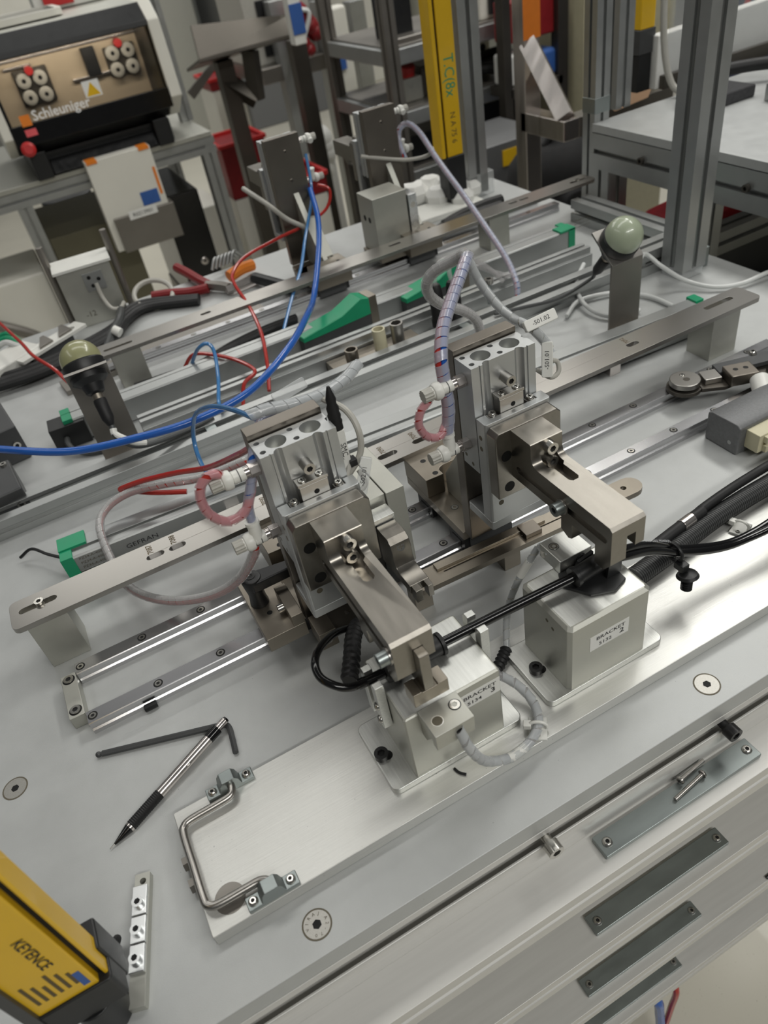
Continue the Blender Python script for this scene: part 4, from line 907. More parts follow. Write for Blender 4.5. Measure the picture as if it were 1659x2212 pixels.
for i in range(2): MB().tube([at(292, 842 - i * 6, z=6), at(360, 818 - i * 5, z=6), at(430, 792 - i * 4, z=6), at(500, 752 - i * 6, z=8), at(570, 718 - i * 6, z=8), at(640, 690 - i * 5, z=6)], 6, 10, 6).build('cable', 'black_rubber', bcl)
fb = thing('steel_strip_bar', (300, 640, 0), 'dull flat steel strip on the deck in front of the black cable bundle', 'flat bar')
a_ = at(135, 835, z=8); b_ = at(560, 655, z=8); c_ = (a_ + b_) / 2; dv = b_ - a_
with xf(T(c_.x, c_.y, 0) @ RZ(math.degrees(math.atan2(dv.y, dv.x)))):
    MB().box(-dv.length / 2, dv.length / 2, -22, 22, 0.05, 8).build('strip', 'grey_steel', fb, 0.5)
gb = thing('terminal_box', at(205, 690, z=0), 'grey terminal box with a white top plate at the far left of the deck', 'junction box')
g0 = at(172, 712, z=0)
with xf(T(g0.x, g0.y, 0) @ RZ(-4)):
    MB().box(0, 92, 0, 50, 0.05, 100).build('box_body', 'alu_matte', gb, 1)
    MB().box(-4, 96, -4, 60, 100, 105).build('top_plate', 'white_plastic', gb, 0.6)
    lk = MB().box(40, 74, -2.5, 0, 58, 90).build('cover_plate', 'alu', gb, 0.5)
    for q in ((50, 82), (65, 76), (52, 67)): fast('hole', lk, (q[0], -2.5, q[1]), (0, -1, 0), 3.4, 1, 'hole', 'port')
    MB().tube([(58, -3, 70), (59, -10, 46), (66, -22, 28), (80, -24, 24), (90, -14, 28)], 3.6, 10, 6).build('lead', 'cable_grey', gb)
    text('number_print', '-12', 14, (30, -0.3, 20), (1, 0, 0), (0, 0, 1), 'etch', gb)
    for x in (-8, 102): MB().cyl((x, 40, 0.05), (x, 40, 140), 6, n=14).build('standing_rod', 'grey_steel', gb, 0.6)
ws = thing('white_terminal_strip', at(110, 745, z=0), 'white perforated strip with a hole at the far left of the deck', 'terminal strip')
w0 = at(60, 770, z=24); w1 = at(175, 700, z=24); dv = w1 - w0
with xf(T(w0.x, w0.y, 22) @ RZ(math.degrees(math.atan2(dv.y, dv.x)))):
    MB().prism(rrect(-20, dv.length, -16, 16, 2), 'z', 0, 5, [circ(dv.length - 22, 0, 7, 16)]).build('strip', 'white_plastic', ws, 0.6)
    MB().box(0, dv.length - 30, -12, 12, -22, 0).build('strip_base', 'dark_grey', ws, 0.8)
    for q in (20, 60): MB().prism([(q, -10), (q + 28, -10), (q + 34, 24), (q + 26, 24)], 'z', 5, 9).build('steel_link', 'grey_steel', ws, 0.6)
wh = thing('white_terminal_strip', at(20, 790, z=0), 'white wired terminal lump with green leads at the left edge', 'terminal strip')
pbox('body', 'white_plastic', at(20, 810, z=0), 120, 60, 30, 30, wh, 4)
for i in range(3): MB().tube([at(-10, 735 + i * 9, z=30), at(12, 722 + i * 9, z=36), at(34, 730 + i * 8, z=30), at(50, 750, z=24)], 5, 8, 5).build('green_lead', 'green' if i < 2 else 'tube_white', wh)
# pliers, cutter, coil, small parts
pl = thing('red_pliers', at(450, 620, z=0), 'red handled pliers lying on the far left of the deck', 'pliers')
for pts, z in (([at(382, 578, z=14), at(405, 590, z=14), at(432, 606, z=14), at(452, 616, z=12)], 0), ([at(330, 640, z=10), at(370, 634, z=10), at(410, 631, z=10), at(450, 622, z=12)], 0)):
    MB().tube(pts, 9, 10, 6).build('handle', 'red_dark', pl)
MB().tube([at(448, 616, z=12), at(475, 618, z=12), at(495, 622, z=10)], 9, 8, 4).build('jaw', 'grey_steel', pl)
co = thing('cable_coil', at(332, 635, z=0), 'small coil of grey cable beside the red pliers', 'cable coil')
c_ = at(332, 636, z=16)
MB().tube([(c_.x + 34 * math.cos(a_), c_.y + 40 * math.sin(a_), 6 + 22 * (0.5 + 0.5 * math.sin(a_))) for a_ in [2 * math.pi * i / 12 for i in range(12)]], 4.5, 8, 4, True).build('coil', 'cable_grey', co)
kn = thing('orange_cutter', at(520, 580, z=0), 'orange handled cutter beside the left far slide', 'cutter')
a_, b_ = at(495, 598, z=14), at(545, 572, z=14)
MB().tube([a_, (a_ + b_) / 2 + Vector((0, 0, 3)), b_], 11, 10, 5).build('handle', 'orange', kn)
a_, b_ = at(490, 628, z=10), at(555, 600, z=10); MB().tube([a_, b_], 8, 4, 2).build('blade', 'bright_steel', kn)
a_, b_ = at(550, 600, z=14), at(630, 622, z=14); MB().tube([a_, (a_ + b_) / 2, b_], 10, 10, 4).build('grip', 'black_plastic', kn)
sp_ = thing('spring_pack', at(490, 565, z=0), 'ribbed grey plastic spring pack beside the orange cutter', 'spring')
for i in range(6):
    p = at(470 + i * 8, 575 - i * 3, z=12); MB().tube([p + Vector((-14, -10, 0)), p + Vector((0, 0, 16)), p + Vector((16, 12, 0))], 3, 8, 4).build('rib', 'alu', sp_)
tr2 = thing('plastic_bag', at(940, 410, z=0), 'crumpled white plastic bag on the far right of the deck', 'bag')
mb = MB()
for i in range(9):
    p = at(880 + i * 17, 415 + 12 * math.sin(i * 2.1) + (i % 3) * 7, z=10); mb.sphere((p.x, p.y, 12 + (i * 7) % 12), 20 + (i * 13) % 14, 7, 5, 0.8)
mb.build('film', 'white_paper', tr2, ang=20)
ty = tag(pbox('white_tray', 'white_plastic', at(930, 465, z=0), 210, 80, 10, -2), 'flat white tray in front of the crumpled bag', 'tray')
bp_ = thing('black_pliers', at(1010, 465, z=0), 'black handled pliers lying on the far right of the deck', 'pliers')
for dy in (0, 14):
    MB().tube([at(1082, 432 + dy, z=24), at(1040, 446 + dy, z=26), at(990, 470 + dy * 0.6, z=24), at(960, 488 + dy * 0.3, z=22)], 11, 10, 6).build('handle', 'black_rubber', bp_)
MB().tube([at(962, 488, z=22), at(945, 498, z=20), at(930, 505, z=20)], 10, 8, 4).build('jaw', 'black_plastic', bp_)

# ================================================================ posts and light curtain of the far side
def post(name, x, y, z0, z1, w_, label, m='alu', foot=None):
    t = thing(name, (x, y, z0), label, 'post')
    MB().prism(tprof(w_, w_, x, y, o=w_ * 0.1, dp=w_ * 0.2, t=w_ * 0.2), 'z', z0, z1).build('profile', m, t)
    return t
t = post('profile_post', 972, 305, 12, 1000, 44, 'tall aluminium T-slot post standing on the right of the bench')
MB().prism(rrect(950, 994, 283, 327, 5), 'z', 0.05, 14).build('foot_clamp', 'clear', t, 1); fast('cap', t, (962, 290, 14), rad=5, h=4)
MB().prism(rrect(990, 1016, 296, 322, 3), 'z', 0.05, 30).build('corner_bracket', 'zinc', t, 1)
fbm = thing('short_profile', (975, 360, 0), 'short aluminium profile lying on the deck behind the tall right post', 'profile')
MB().prism(tprof(38, 38, 352, 19.1), 'x', 915, 1035).build('profile', 'alu', fbm)
MB().prism(tprof(38, 38, 1015, 19.1), 'y', 372, 600).build('profile', 'alu', fbm)
yc = thing('light_curtain', (905, 850, 0), 'yellow safety light curtain upright at the far right corner of the bench', 'light curtain')
MB().prism([(876, 832), (884, 832), (884, 838), (888, 838), (888, 832), (922, 832), (922, 866), (876, 866)], 'z', 98, 1000).build('housing', 'yellow', yc, 1.5)
MB().box(884, 888, 836, 842, 98, 1000).build('window_groove', 'hole', yc)
MB().box(884, 924, 830, 868, 20, 98).build('end_cap', 'black_plastic', yc, 2)
MB().cyl((904, 850, 0.05), (904, 850, 20), 16).build('foot', 'black_plastic', yc, 1)
text('scribble', 'T.C(8x', 30, (905, 831.6, 235), (0, 0, -1), (1, 0, 0), 'marker_green', yc, 0.8)
text('scribble', 'N A 75 6', 16, (905, 831.6, 148), (0, 0, -1), (1, 0, 0), 'ink_soft', yc, 0.9)
t = post('profile_post', 962, 868, 8, 1000, 44, 'aluminium T-slot post beside the far yellow light curtain')
MB().prism(rrect(938, 1000, 846, 892, 5), 'z', 0.05, 44).build('foot_clamp', 'clear', t, 2)

# ================================================================ neighbouring bench on the right
nb = thing('side_bench', (1500, 420, -900), 'neighbouring aluminium bench frame with light grey top on the right', 'workbench')
MB().box(1082, 2100, 60, 650, 122, 136).build('bench_top', 'deck', nb, 1)
MB().prism(tprof(45, 60, 1104, 91, 'lr'), 'y', 60, 650).build('side_beam', 'alu', nb)
MB().prism(tprof(45, 60, 640, 91, 'lr'), 'x', 1127, 2100).build('back_beam', 'alu', nb)
for x, y in ((1104, 625), (1104, 400), (2080, 625), (2080, 80)): MB().prism(tprof(45, 45, x, y), 'z', -900, 61).build('leg', 'alu', nb)
MB().prism(tprof(40, 40, 420, -40), 'x', 1127, 2060).build('cross_beam', 'alu', nb)
for y in (520, 300, 180): fast('cap', nb, (1081, y, 96), (-1, 0, 0), 6, 6, 'dark_steel')
t = post('profile_post', 1100, 662, -880, 1000, 32, 'slim aluminium post at the back corner of the neighbouring bench')
MB().box(1083, 1117, 645, 679, 150, 175).build('corner_bracket', 'zinc', t, 1)
t = post('back_bench_post', 1172, 690, 137, 1000, 34, 'aluminium post behind the neighbouring bench top')  # plain aluminium, same material as the other posts
yl = thing('light_curtain', (1267, 740, 130), 'thin yellow light curtain standing behind the neighbouring bench top', 'light curtain')
MB().box(1250, 1284, 724, 756, 240, 1000).build('housing', 'yellow', yl, 1.5); MB().box(1250, 1284, 724, 756, 137, 200).build('end_cap', 'black_plastic', yl, 1.5)
MB().box(1248, 1286, 722, 758, 200, 240).build('clamp', 'dark_grey', yl, 1.5)
tag(MB().tube([(1262, 690, 700), (1256, 680, 400), (1254, 670, 240), (1262, 650, 160), (1276, 620, 142)], 6, 10, 8).build('hanging_tube', 'cable_grey'), 'pale grey tube hanging beside the thin yellow light curtain', 'tube')
pn_ = thing('clear_guard', (1420, 560, 137), 'clear plastic guard panel on the neighbouring bench top', 'guard panel')
MB().box(1300, 2080, 700, 706, 137, 600).build('pane', 'clear_pane', pn_)
MB().box(1290, 2090, 696, 710, 137, 160).build('frame', 'dark_steel', pn_, 1)
fm = tag(MB().prism([(1210, 520), (1330, 520), (1330, 610), (1240, 610), (1210, 580)], 'z', 136, 156).build('foam_block', 'foam_dark', None, 3), 'dark grey foam pad on the neighbouring bench top', 'foam pad')
bl = thing('grey_block_stack', (1480, 330, 136), 'stack of dark grey blocks on the neighbouring bench top at the right edge', 'block stack')
pbox('block', 'dark_grey', (1430, 330, 136), 190, 150, 40, 10, bl, 3); pbox('block', 'navy', (1440, 345, 176), 180, 140, 14, 10, bl, 3); pbox('block', 'dark_grey', (1440, 350, 190), 170, 130, 46, 10, bl, 3)
pbox('block', 'grey_cast', (1440, 350, 236), 150, 110, 12, 10, bl, 2)
tag(pbox('clear_cube', 'alu', (1345, 470, 136), 60, 40, 28, 5, None, 2), 'small silver block on the neighbouring bench top beside the tall post', 'block')
cbl = thing('black_hose_end', (1420, 560, 136), 'black hose with a yellow ferrule lying across the neighbouring bench top', 'hose')
MB().tube([(1330, 640, 160), (1400, 590, 164), (1450, 540, 164)], 11, 12, 6).build('hose', 'black_rubber', cbl)
MB().tube([(1450, 540, 164), (1470, 524, 164)], 13, 12, 2).build('ferrule', 'yellow', cbl); MB().tube([(1470, 524, 164), (1495, 505, 162), (1505, 480, 156)], 14, 12, 5).build('elbow', 'black_rubber', cbl)
tag(pbox('white_board', 'white_paper', (1560, 740, 137), 560, 24, 90, 4, None, 3), 'white board standing along the back of the neighbouring bench', 'board')
nv = thing('navy_panel', at(1610, 100, y=1100), 'navy blue partition panel with a red cord at the upper right', 'partition')
a_ = at(1560, 160, y=1100)
MB().box(a_.x, a_.x + 900, 1100, 1125, -900, 800).build('panel', 'navy', nv, 2)
MB().tube([at(1618, -10, y=1090), at(1600, 60, y=1088), at(1575, 110, y=1088), at(1565, 165, y=1090)], 7, 8, 6).build('cord', 'red', nv)
MB().box(a_.x - 30, a_.x, 1095, 1130, -900, 800).build('frame', 'grey_steel', nv, 2)
cb_ = thing('cardboard_sheet', at(1400, 220, y=1000), 'brown cardboard sheet leaning behind the thin yellow light curtain', 'cardboard')
a_, b_, c_, e_ = at(1340, 55, y=1060), at(1450, 80, y=1060), at(1400, 210, y=940), at(1330, 240, y=940)
MB().add([a_, b_, c_, e_, a_ + Vector((0, 8, 0)), b_ + Vector((0, 8, 0)), c_ + Vector((0, 8, 0)), e_ + Vector((0, 8, 0))], [(0, 1, 2, 3), (7, 6, 5, 4), (0, 4, 5, 1), (1, 5, 6, 2), (2, 6, 7, 3), (3, 7, 4, 0)]).build('sheet', 'cardboard', cb_)
# under the neighbouring bench
rc = thing('red_bag', (1300, 560, -900), 'red cloth bag on a black case below the neighbouring bench', 'bag')
MB().prism([(1180, -40), (1320, -30), (1330, -120), (1240, -170), (1190, -120)], 'y', 480, 620).build('bag_body', 'cloth_red', rc, 14, 3)
MB().box(1160, 1500, 460, 700, -900, -170).build('case_below', 'cloth_black', rc, 12)
dr_ = thing('drawer_cabinet', (1500, 250, -900), 'olive grey drawer cabinet with a long steel handle below the neighbouring bench', 'cabinet')
MB().box(1160, 2040, 90, 370, -900, -140).build('carcass', 'olive', dr_, 3)
MB().box(1156, 1160, 100, 360, -420, -160).build('drawer_front', 'olive', dr_, 2)
MB().tube([(1146, 120, -190), (1146, 350, -190)], 8, 10, 2).build('handle', 'bright_steel', dr_)
MB().box(1152, 1156, 150, 220, -300, -230).build('lock_plate', 'dark_steel', dr_, 1)
dk = tag(MB().box(1130, 2080, 405, 440, -900, -62).build('back_panel', 'dark_grey', None, 2), 'dark panel closing the space below the neighbouring bench', 'panel')
# ================================================================ cutting machine and its table (far left)
MT = thing('machine_table', (450, 2350, -900), 'aluminium profile table carrying the wire cutting machine', 'table')
MB().box(-180, 760, 2080, 2750, -14, 0).build('table_top', 'alu_matte', MT, 1)
MB().prism(tprof(45, 45, 2102, -38), 'x', -180, 760).build('front_beam', 'alu', MT)
for x in (742,): MB().prism(tprof(45, 45, x, -38), 'y', 2080, 2750).build('side_beam', 'alu', MT)
for x, y in ((146, 2102), (738, 2102), (146, 2720), (738, 2720)): MB().prism(tprof(45, 45, x, y), 'z', -900, -60).build('leg', 'alu', MT)
MC = thing('cutting_machine', (440, 2330, 0), 'white and black wire cutting machine with tinted hood marked Schleuniger', 'machine')
side = [(2105, 88), (2052, 120), (2066, 318), (2120, 362), (2520, 362), (2520, 60), (2150, 60)]
for x0, x1 in ((168, 196), (664, 700)): MB().prism(side, 'x', x0, x1).build('side_panel', 'machine_white', MC, 4)
MB().prism([(2262, 95), (2262, 345), (2510, 350), (2510, 60), (2150, 60), (2150, 88)], 'x', 196, 664).build('inner_body', 'black_plastic', MC)
MB().box(200, 660, 2250, 2261, 110, 345).build('work_panel', 'warm_panel', MC)
MB().prism([(2120, 352), (2520, 352), (2520, 366), (2120, 362)], 'x', 196, 664).build('top_cover', 'alu_matte', MC, 2)
MB().prism([(2063, 306), (2066, 320), (2119, 361), (2130, 352), (2080, 312), (2076, 304)], 'x', 196, 664).build('hood_rim', 'black_plastic', MC, 2)
MB().prism([(2052, 124), (2060, 124), (2074, 308), (2066, 308)], 'x', 196, 664).build('hood_window', 'tint_glass', MC)
MB().prism([(2048, 98), (2062, 98), (2066, 150), (2054, 150)], 'x', 196, 664).build('hood_lip', 'black_gloss', MC, 2)
MB().prism([(2064, 98), (2250, 98), (2250, 106), (2064, 106)], 'x', 196, 664).build('hood_floor', 'black_plastic', MC)
for x0, x1 in ((196, 205), (655, 664)): MB().prism([(2062, 124), (2250, 124), (2250, 345), (2120, 345), (2076, 306)], 'x', x0, x1).build('hood_cheek', 'black_plastic', MC)
lb_ = MB().box(205, 640, 2092, 2102, 308, 314).build('led_bar', 'led', MC)
ll = bpy.data.lights.new('led_light', 'AREA'); ll.shape = 'RECTANGLE'; ll.size = 0.43; ll.size_y = 0.012; ll.energy = 0.9; ll.color = (1.0, 0.9, 0.74)
lo_ = bpy.data.objects.new('led_light', ll); COL.objects.link(lo_); lo_.parent = MC; lo_.location = (Vector((422, 2104, 306)) - ORG[MC]) * S; lo_.rotation_euler = (math.radians(40), 0, 0)
MB().box(205, 655, 2232, 2250, 282, 290).build('guide_rod', 'bright_steel', MC, 2)
MB().box(430, 560, 2236, 2250, 196, 204).build('guide_rod', 'bright_steel', MC, 2)
MB().box(250, 330, 2236, 2250, 262, 270).build('guide_rod', 'bright_steel', MC, 2)
MB().box(480, 520, 2225, 2250, 200, 275).build('cutter_head', 'black_plastic', MC, 3)
MB().box(270, 370, 2238, 2250, 165, 258).build('drive_plate', 'dark_steel', MC, 3); MB().box(545, 640, 2238, 2250, 185, 262).build('drive_plate', 'dark_steel', MC, 3)
for cx, cz in ((318, 208), (592, 222)):
    for dx in (-24, 24):
        for dz in (-21, 23):
            q = MB().lathe([(20, 0), (20, 14), (17, 16), (6, 16), (5, 10)], (cx + dx, 2238, cz + dz), (0, -1, 0), 22).build('drive_wheel', 'cable_grey', MC)
            fast('hole', q, (cx + dx, 2222, cz + dz), (0, -1, 0), 6, 2, 'hole', 'wheel_bore')
    MB().cyl((cx, 2238, cz + 46), (cx, 2212, cz + 46), 12).build('red_knob', 'red', MC, 2)
for i in range(9): MB().cyl((240 + i * 42, 2250, 302 - (i % 2) * 8), (240 + i * 42, 2240, 302 - (i % 2) * 8), 6).build('panel_bolt', 'bright_steel', MC, 1)
wu = Vector((0, 14, 184)).normalized()
def onwin(x, t_): return Vector((x, 2051.2 + 14 * t_, 124 + 184 * t_))
def onlip(x, t_): return Vector((x, 2047.2 + 6 * t_, 98 + 52 * t_))
text('maker_name', 'Schleuniger', 36, onwin(350, 0.22), (1, 0, 0), wu, 'white_text', MC, 1.0, bold=0.012)
q = onwin(246, 0.19); MB().add([q + Vector((-14, 0, 0)) - wu * 14, q + Vector((14, 0, 0)) - wu * 14, q + Vector((14, 0, 0)) + wu * 14, q + Vector((-14, 0, 0)) + wu * 14], [(0, 1, 2, 3)]).build('orange_square', 'orange', MC)
q = onlip(246, 0.6); MB().add([q + Vector((-14, 0, 0)) - wu * 10, q + Vector((18, 0, 0)) - wu * 10, q + Vector((18, 0, 0)) + wu * 8, q + Vector((-14, 0, 0)) + wu * 8], [(0, 1, 2, 3)]).build('pink_square', 'pink_red', MC)
q = onwin(452, 0.36); MB().add([q + Vector((-24, 0.3, 0)) - wu * 17, q + Vector((24, 0.3, 0)) - wu * 17, q + Vector((24, 0.3, 0)) + wu * 24, q + Vector((-24, 0.3, 0)) + wu * 24], [(0, 1, 2, 3)]).build('warning_card', 'white_paper', MC)
MB().add([q + Vector((-20, 0, 0)) - wu * 14, q + Vector((20, 0, 0)) - wu * 14, q + wu * 20], [(0, 1, 2)]).build('warning_triangle', 'yellow', MC)
MB().box(215, 650, 2110, 2480, 0.1, 60).build('plinth', 'black_plastic', MC, 2)
for x in (215, 590): MB().box(x, x + 48, 2062, 2110, 0.1, 74).build('front_foot', 'black_plastic', MC, 3)
MB().lathe([(16, 0), (16, 8), (20, 10), (20, 18), (12, 24)], (222, 2058, 88), (0, -1, 0.2), 22).build('stop_button', 'red', MC)
MB().prism([(2066, 6), (2110, 6), (2110, 40), (2090, 44)], 'x', 265, 588).build('blue_tray', 'black_gloss', MC, 2)
ty_ = thing('handle_tray', (330, 2300, 362), 'white rimmed dark tray on top of the cutting machine', 'tray')
MB().prism(rrect(230, 470, 2200, 2420, 30), 'z', 367, 384, [rrect(246, 454, 2216, 2404, 20)]).build('rim', 'machine_white', ty_, 3)
MB().prism(rrect(245, 455, 2215, 2405, 20), 'z', 366, 374).build('mat', 'dark_grey', ty_)
gm = tag(pbox('green_mat', 'green', (210, 2330, 367), 80, 300, 4, 0, None, 0.5), 'green mat on the left of the machine top', 'mat')
cr_ = thing('white_crate', (520, 2480, 362), 'white bin with a red card on top of the cutting machine', 'bin')
MB().box(420, 640, 2430, 2510, 367, 450).build('bin_body', 'white_plastic', cr_, 4); MB().box(450, 540, 2420, 2430, 376, 420).build('red_card', 'red', cr_, 1)
bxs = thing('manual_box', (450, 2040, -200), 'white cardboard manual box with orange corners hung in front of the machine table', 'box')
MB().box(352, 552, 2030, 2075, -250, 20).build('carton', 'machine_white', bxs, 2)
MB().box(372, 566, 2018, 2079, -256, -150).build('sleeve', 'grey_steel', bxs, 2)
for x0 in (356, 516): MB().box(x0, x0 + 32, 2028, 2076, 12, 21).build('orange_corner', 'orange', bxs)
MB().box(476, 532, 2029, 2031, -140, -100).build('blue_label', 'blue_label', bxs)
MB().box(538, 546, 2029, 2031, -120, -40).build('orange_stripe', 'orange', bxs)
MB().box(420, 510, 2016, 2018, -165, -140).build('white_label', 'white_paper', bxs)
text('label_text', 'R0213901', 16, (465, 2015.5, -153), (1, 0, 0), (0, 0, 1), 'ink', bxs)
oc = tag(MB().box(172, 430, 2170, 2600, -900, -190).build('olive_cabinet', 'olive', None, 4), 'olive grey cabinet below the machine table', 'cabinet')
st = thing('stool', (255, 2700, -900), 'dark grey padded stool seat below the machine table', 'stool')
MB().prism(rrect(215, 410, 2760, 2900, 50), 'z', -270, -225).build('seat', 'dark_grey', st, 8); MB().cyl((310, 2830, -900), (310, 2830, -268), 22).build('column', 'black_plastic', st)
MB().prism(rrect(190, 430, 2720, 2940, 40), 'z', -900, -870).build('base', 'black_plastic', st, 4)
pc = thing('computer_tower', (640, 2300, -900), 'black computer tower standing below the right end of the machine table', 'computer')
MB().box(560, 690, 2200, 2600, -560, -180).build('case', 'black_gloss', pc, 6); MB().box(556, 694, 2196, 2604, -900, -560).build('stand', 'grey_steel', pc, 6)
fast('button', pc, (640, 2200, -420), (0, -1, 0), 14, 3, 'bright_steel', 'power_button')
wbx = tag(MB().box(-140, 120, 2120, 2400, -520, -260).build('white_bin', 'machine_white', None, 10), 'white bin under the left end of the machine table', 'bin')
gp = tag(MB().tube([(-150, 2100, -320), (40, 2130, -480), (100, 2160, -620), (60, 2200, -880)], 18, 10, 8).build('floor_pipe', 'grey_steel'), 'grey pipe rising from the floor below the machine table', 'pipe')
fw = thing('floor_bin', (800, 2900, -900), 'white floor bin with a rounded grey pedal beyond the machine table', 'bin')
MB().prism(rrect(640, 900, 2800, 3100, 40), 'z', -900, -420).build('bin_body', 'machine_white', fw, 8)
t = post('profile_post', 752, 2330, 0.5, 900, 40, 'aluminium post rising from the machine table right of the hood')
MB().box(735, 770, 2318, 2342, 360, 460).build('sensor_box', 'black_plastic', t, 2)

# ================================================================ steel chute, crates, racks
ch = thing('steel_chute', (1000, 2700, -900), 'brushed steel chute on dark legs behind the machine table', 'chute')
a_, b_, c_, e_ = at(412, 55, y=2500), at(628, 30, y=2500), at(640, 78, y=2450), at(432, 135, y=2450)
def slab(pts, th, nm, m, par):
    n_ = (pts[1] - pts[0]).cross(pts[3] - pts[0]).normalized() * th
    MB().add(list(pts) + [p + n_ for p in pts], [(3, 2, 1, 0), (4, 5, 6, 7), (0, 1, 5, 4), (1, 2, 6, 5), (2, 3, 7, 6), (3, 0, 4, 7)]).build(nm, m, par)
slab((a_, b_, c_, e_), 10, 'front_sheet', 'dark_steel', ch)
slab((e_, c_, c_ + Vector((40, 300, -20)), e_ + Vector((20, 300, -60))), 10, 'bottom_sheet', 'dark_steel', ch)
def leg(u, v, y, m, par, w_=60, nm='leg'):
    p = at(u, v, y=y); MB().box(p.x - w_ / 2, p.x + w_ / 2, y - w_ / 2, y + w_ / 2, -900, p.z).build(nm, m, par, 2); return p
leg(480, 130, 2600, 'dark_steel', ch); leg(638, 85, 2600, 'dark_steel', ch)
p1_, p2_ = at(485, 175, y=2600), at(555, 215, y=2560); MB().tube([p1_, p2_], 34, 4, 2).build('brace', 'dark_steel', ch); p3_ = at(540, 110, y=2560); MB().tube([p2_, p3_], 34, 4, 2).build('brace', 'dark_steel', ch)
slab((at(405, 200, y=2900), at(470, 120, y=2900), at(480, 130, y=2900), at(420, 215, y=2900)), 12, 'side_sheet', 'grey_steel', ch)
for i, (u, v, y, w_, h_) in enumerate(((505, 300, 2950, 200, 210), (645, 372, 2300, 120, 60), (470, 165, 3600, 160, 40))):
    p = at(u, v, y=y)
    t = thing('red_crate', (p.x, p.y, -900), ('dark red crate on a pale stand behind the machine table', 'small red crate behind the left far slide', 'red tray on a pale stand far behind the machine table')[i], 'crate')
    MB().box(p.x - w_ / 2, p.x + w_ / 2, y - 120, y + 120, p.z - h_, p.z).build('crate_body', 'red_dark', t, 8)
    MB().prism(rrect(p.x - w_ / 2 - 8, p.x + w_ / 2 + 8, y - 128, y + 128, 10), 'z', p.z, p.z + 14, [rrect(p.x - w_ / 2 + 8, p.x + w_ / 2 - 8, y - 112, y + 112, 8)]).build('crate_rim', 'red', t, 2)
    MB().box(p.x - w_ / 2 + 4, p.x + w_ / 2 - 4, y - 116, y + 116, -900, p.z - h_).build('stand', 'machine_white', t, 6)
rk = thing('parts_rack', (1580, 2100, -900), 'tall aluminium parts rack with three shelves beyond the bench', 'shelf rack')
RX0, RX1, RY0, RY1 = 1335, 1852, 1900, 2360
for x, y in ((RX0, RY0), (RX1, RY0), (RX0, RY1), (RX1, RY1)): MB().prism(tprof(42, 42, x, y), 'z', -900, 900).build('upright', 'grey_steel', rk)
SH = (118, -60, -245, -600)
for z in SH:
    MB().box(RX0, RX1, RY0, RY1, z - 8, z).build('shelf', 'grey_steel', rk, 1)
    MB().box(RX0 + 21, RX1 - 21, RY0 - 20, RY0 + 20, z - 50, z - 6).build('shelf_beam', 'alu', rk, 2)
    MB().box(RX0 - 20, RX0 + 20, RY0 + 21, RY1 - 21, z - 50, z - 6).build('shelf_beam', 'alu', rk, 2)
def shelfbox(nm, m, x0, x1, y0, y1, z, h, label, cat='box', extra=None):
    t = thing(nm, ((x0 + x1) / 2, (y0 + y1) / 2, z), label, cat)
    MB().box(x0, x1, y0, y1, z, z + h).build('body', m, t, 4)
    if extra: extra(t)
    return t
shelfbox('relay_box', 'machine_white', 1690, 1830, 1930, 2100, 118, 150, 'white box with a black folder on the top rack shelf', extra=lambda t: MB().box(1720, 1800, 1915, 1930, 130, 190).build('folder', 'black_plastic', t, 2))
shelfbox('white_device', 'machine_white', 1640, 1800, 2050, 2200, -60, 130, 'pale device with two black knobs on the middle rack shelf', 'device', lambda t: [fast('button', t, (1770, 2050, 20 + q), (0, -1, 0), 12, 8, 'black_plastic', 'knob') for q in (0, 30)])
shelfbox('thin_carton', 'machine_white', 1590, 1630, 1940, 1990, -60, 120, 'narrow white carton on the middle rack shelf')
ck = thing('cable_coil', (1750, 1960, -60), 'coil of thick black cable on the middle rack shelf', 'cable coil')
MB().tube([(1745 + 80 * math.cos(a_), 1975 + 60 * math.sin(a_), -30 + 12 * math.sin(2 * a_)) for a_ in [2 * math.pi * i / 12 for i in range(12)]], 18, 10, 4, True).build('coil', 'black_rubber', ck)
MB().tube([(1745 + 70 * math.cos(a_), 1975 + 55 * math.sin(a_), -2 + 10 * math.cos(a_)) for a_ in [2 * math.pi * i / 12 for i in range(12)]], 14, 10, 4, True).build('coil', 'black_rubber', ck)
shelfbox('black_tool_case', 'black_plastic', 1600, 1820, 1925, 2200, -245, 120, 'black tool case with a clear drawer on the lower rack shelf', 'case', lambda t: MB().box(1620, 1780, 1918, 1926, -235, -180).build('clear_drawer', 'cable_grey', t, 2))
shelfbox('dark_storage_bin', 'black_plastic', 1360, 1585, 1930, 2300, -245, 90, 'low black bin on the left of the lower rack shelf', 'bin')
shelfbox('black_bins', 'black_plastic', 1360, 1820, 1930, 2300, -600, 200, 'black storage case on the bottom rack shelf', 'case')
shelfbox('red_button_box', 'alu_matte', 1400, 1470, 1960, 2040, -60, 70, 'grey button box with a red cap on the middle rack shelf', 'box', lambda t: MB().cyl((1435, 2000, 10), (1435, 1990, 45), 26).build('red_cap', 'red', t, 4))
shelfbox('motor_housing', 'dark_steel', 1480, 1560, 1980, 2100, -60, 90, 'dark motor housing beside the red capped box on the rack', 'motor')
shelfbox('black_device', 'black_plastic', 1400, 1480, 2000, 2120, 118, 160, 'black electronic module on the top rack shelf', 'device')
shelfbox('wire_frame_tray', 'grey_steel', 1380, 1570, 1930, 2000, 118, 14, 'wire tray lying on the top rack shelf', 'tray')
shelfbox('blue_spray_can', 'white_plastic', 1215, 1260, 2380, 2430, 118, 260, 'white canister with a blue stripe behind the rack', 'canister', lambda t: MB().box(1214, 1262, 2376, 2380, 150, 240).build('blue_band', 'blue_label', t, 1))
bz = thing('blue_cable_clump', (1300, 2440, -60), 'clump of blue cable behind the rack uprights', 'cable')
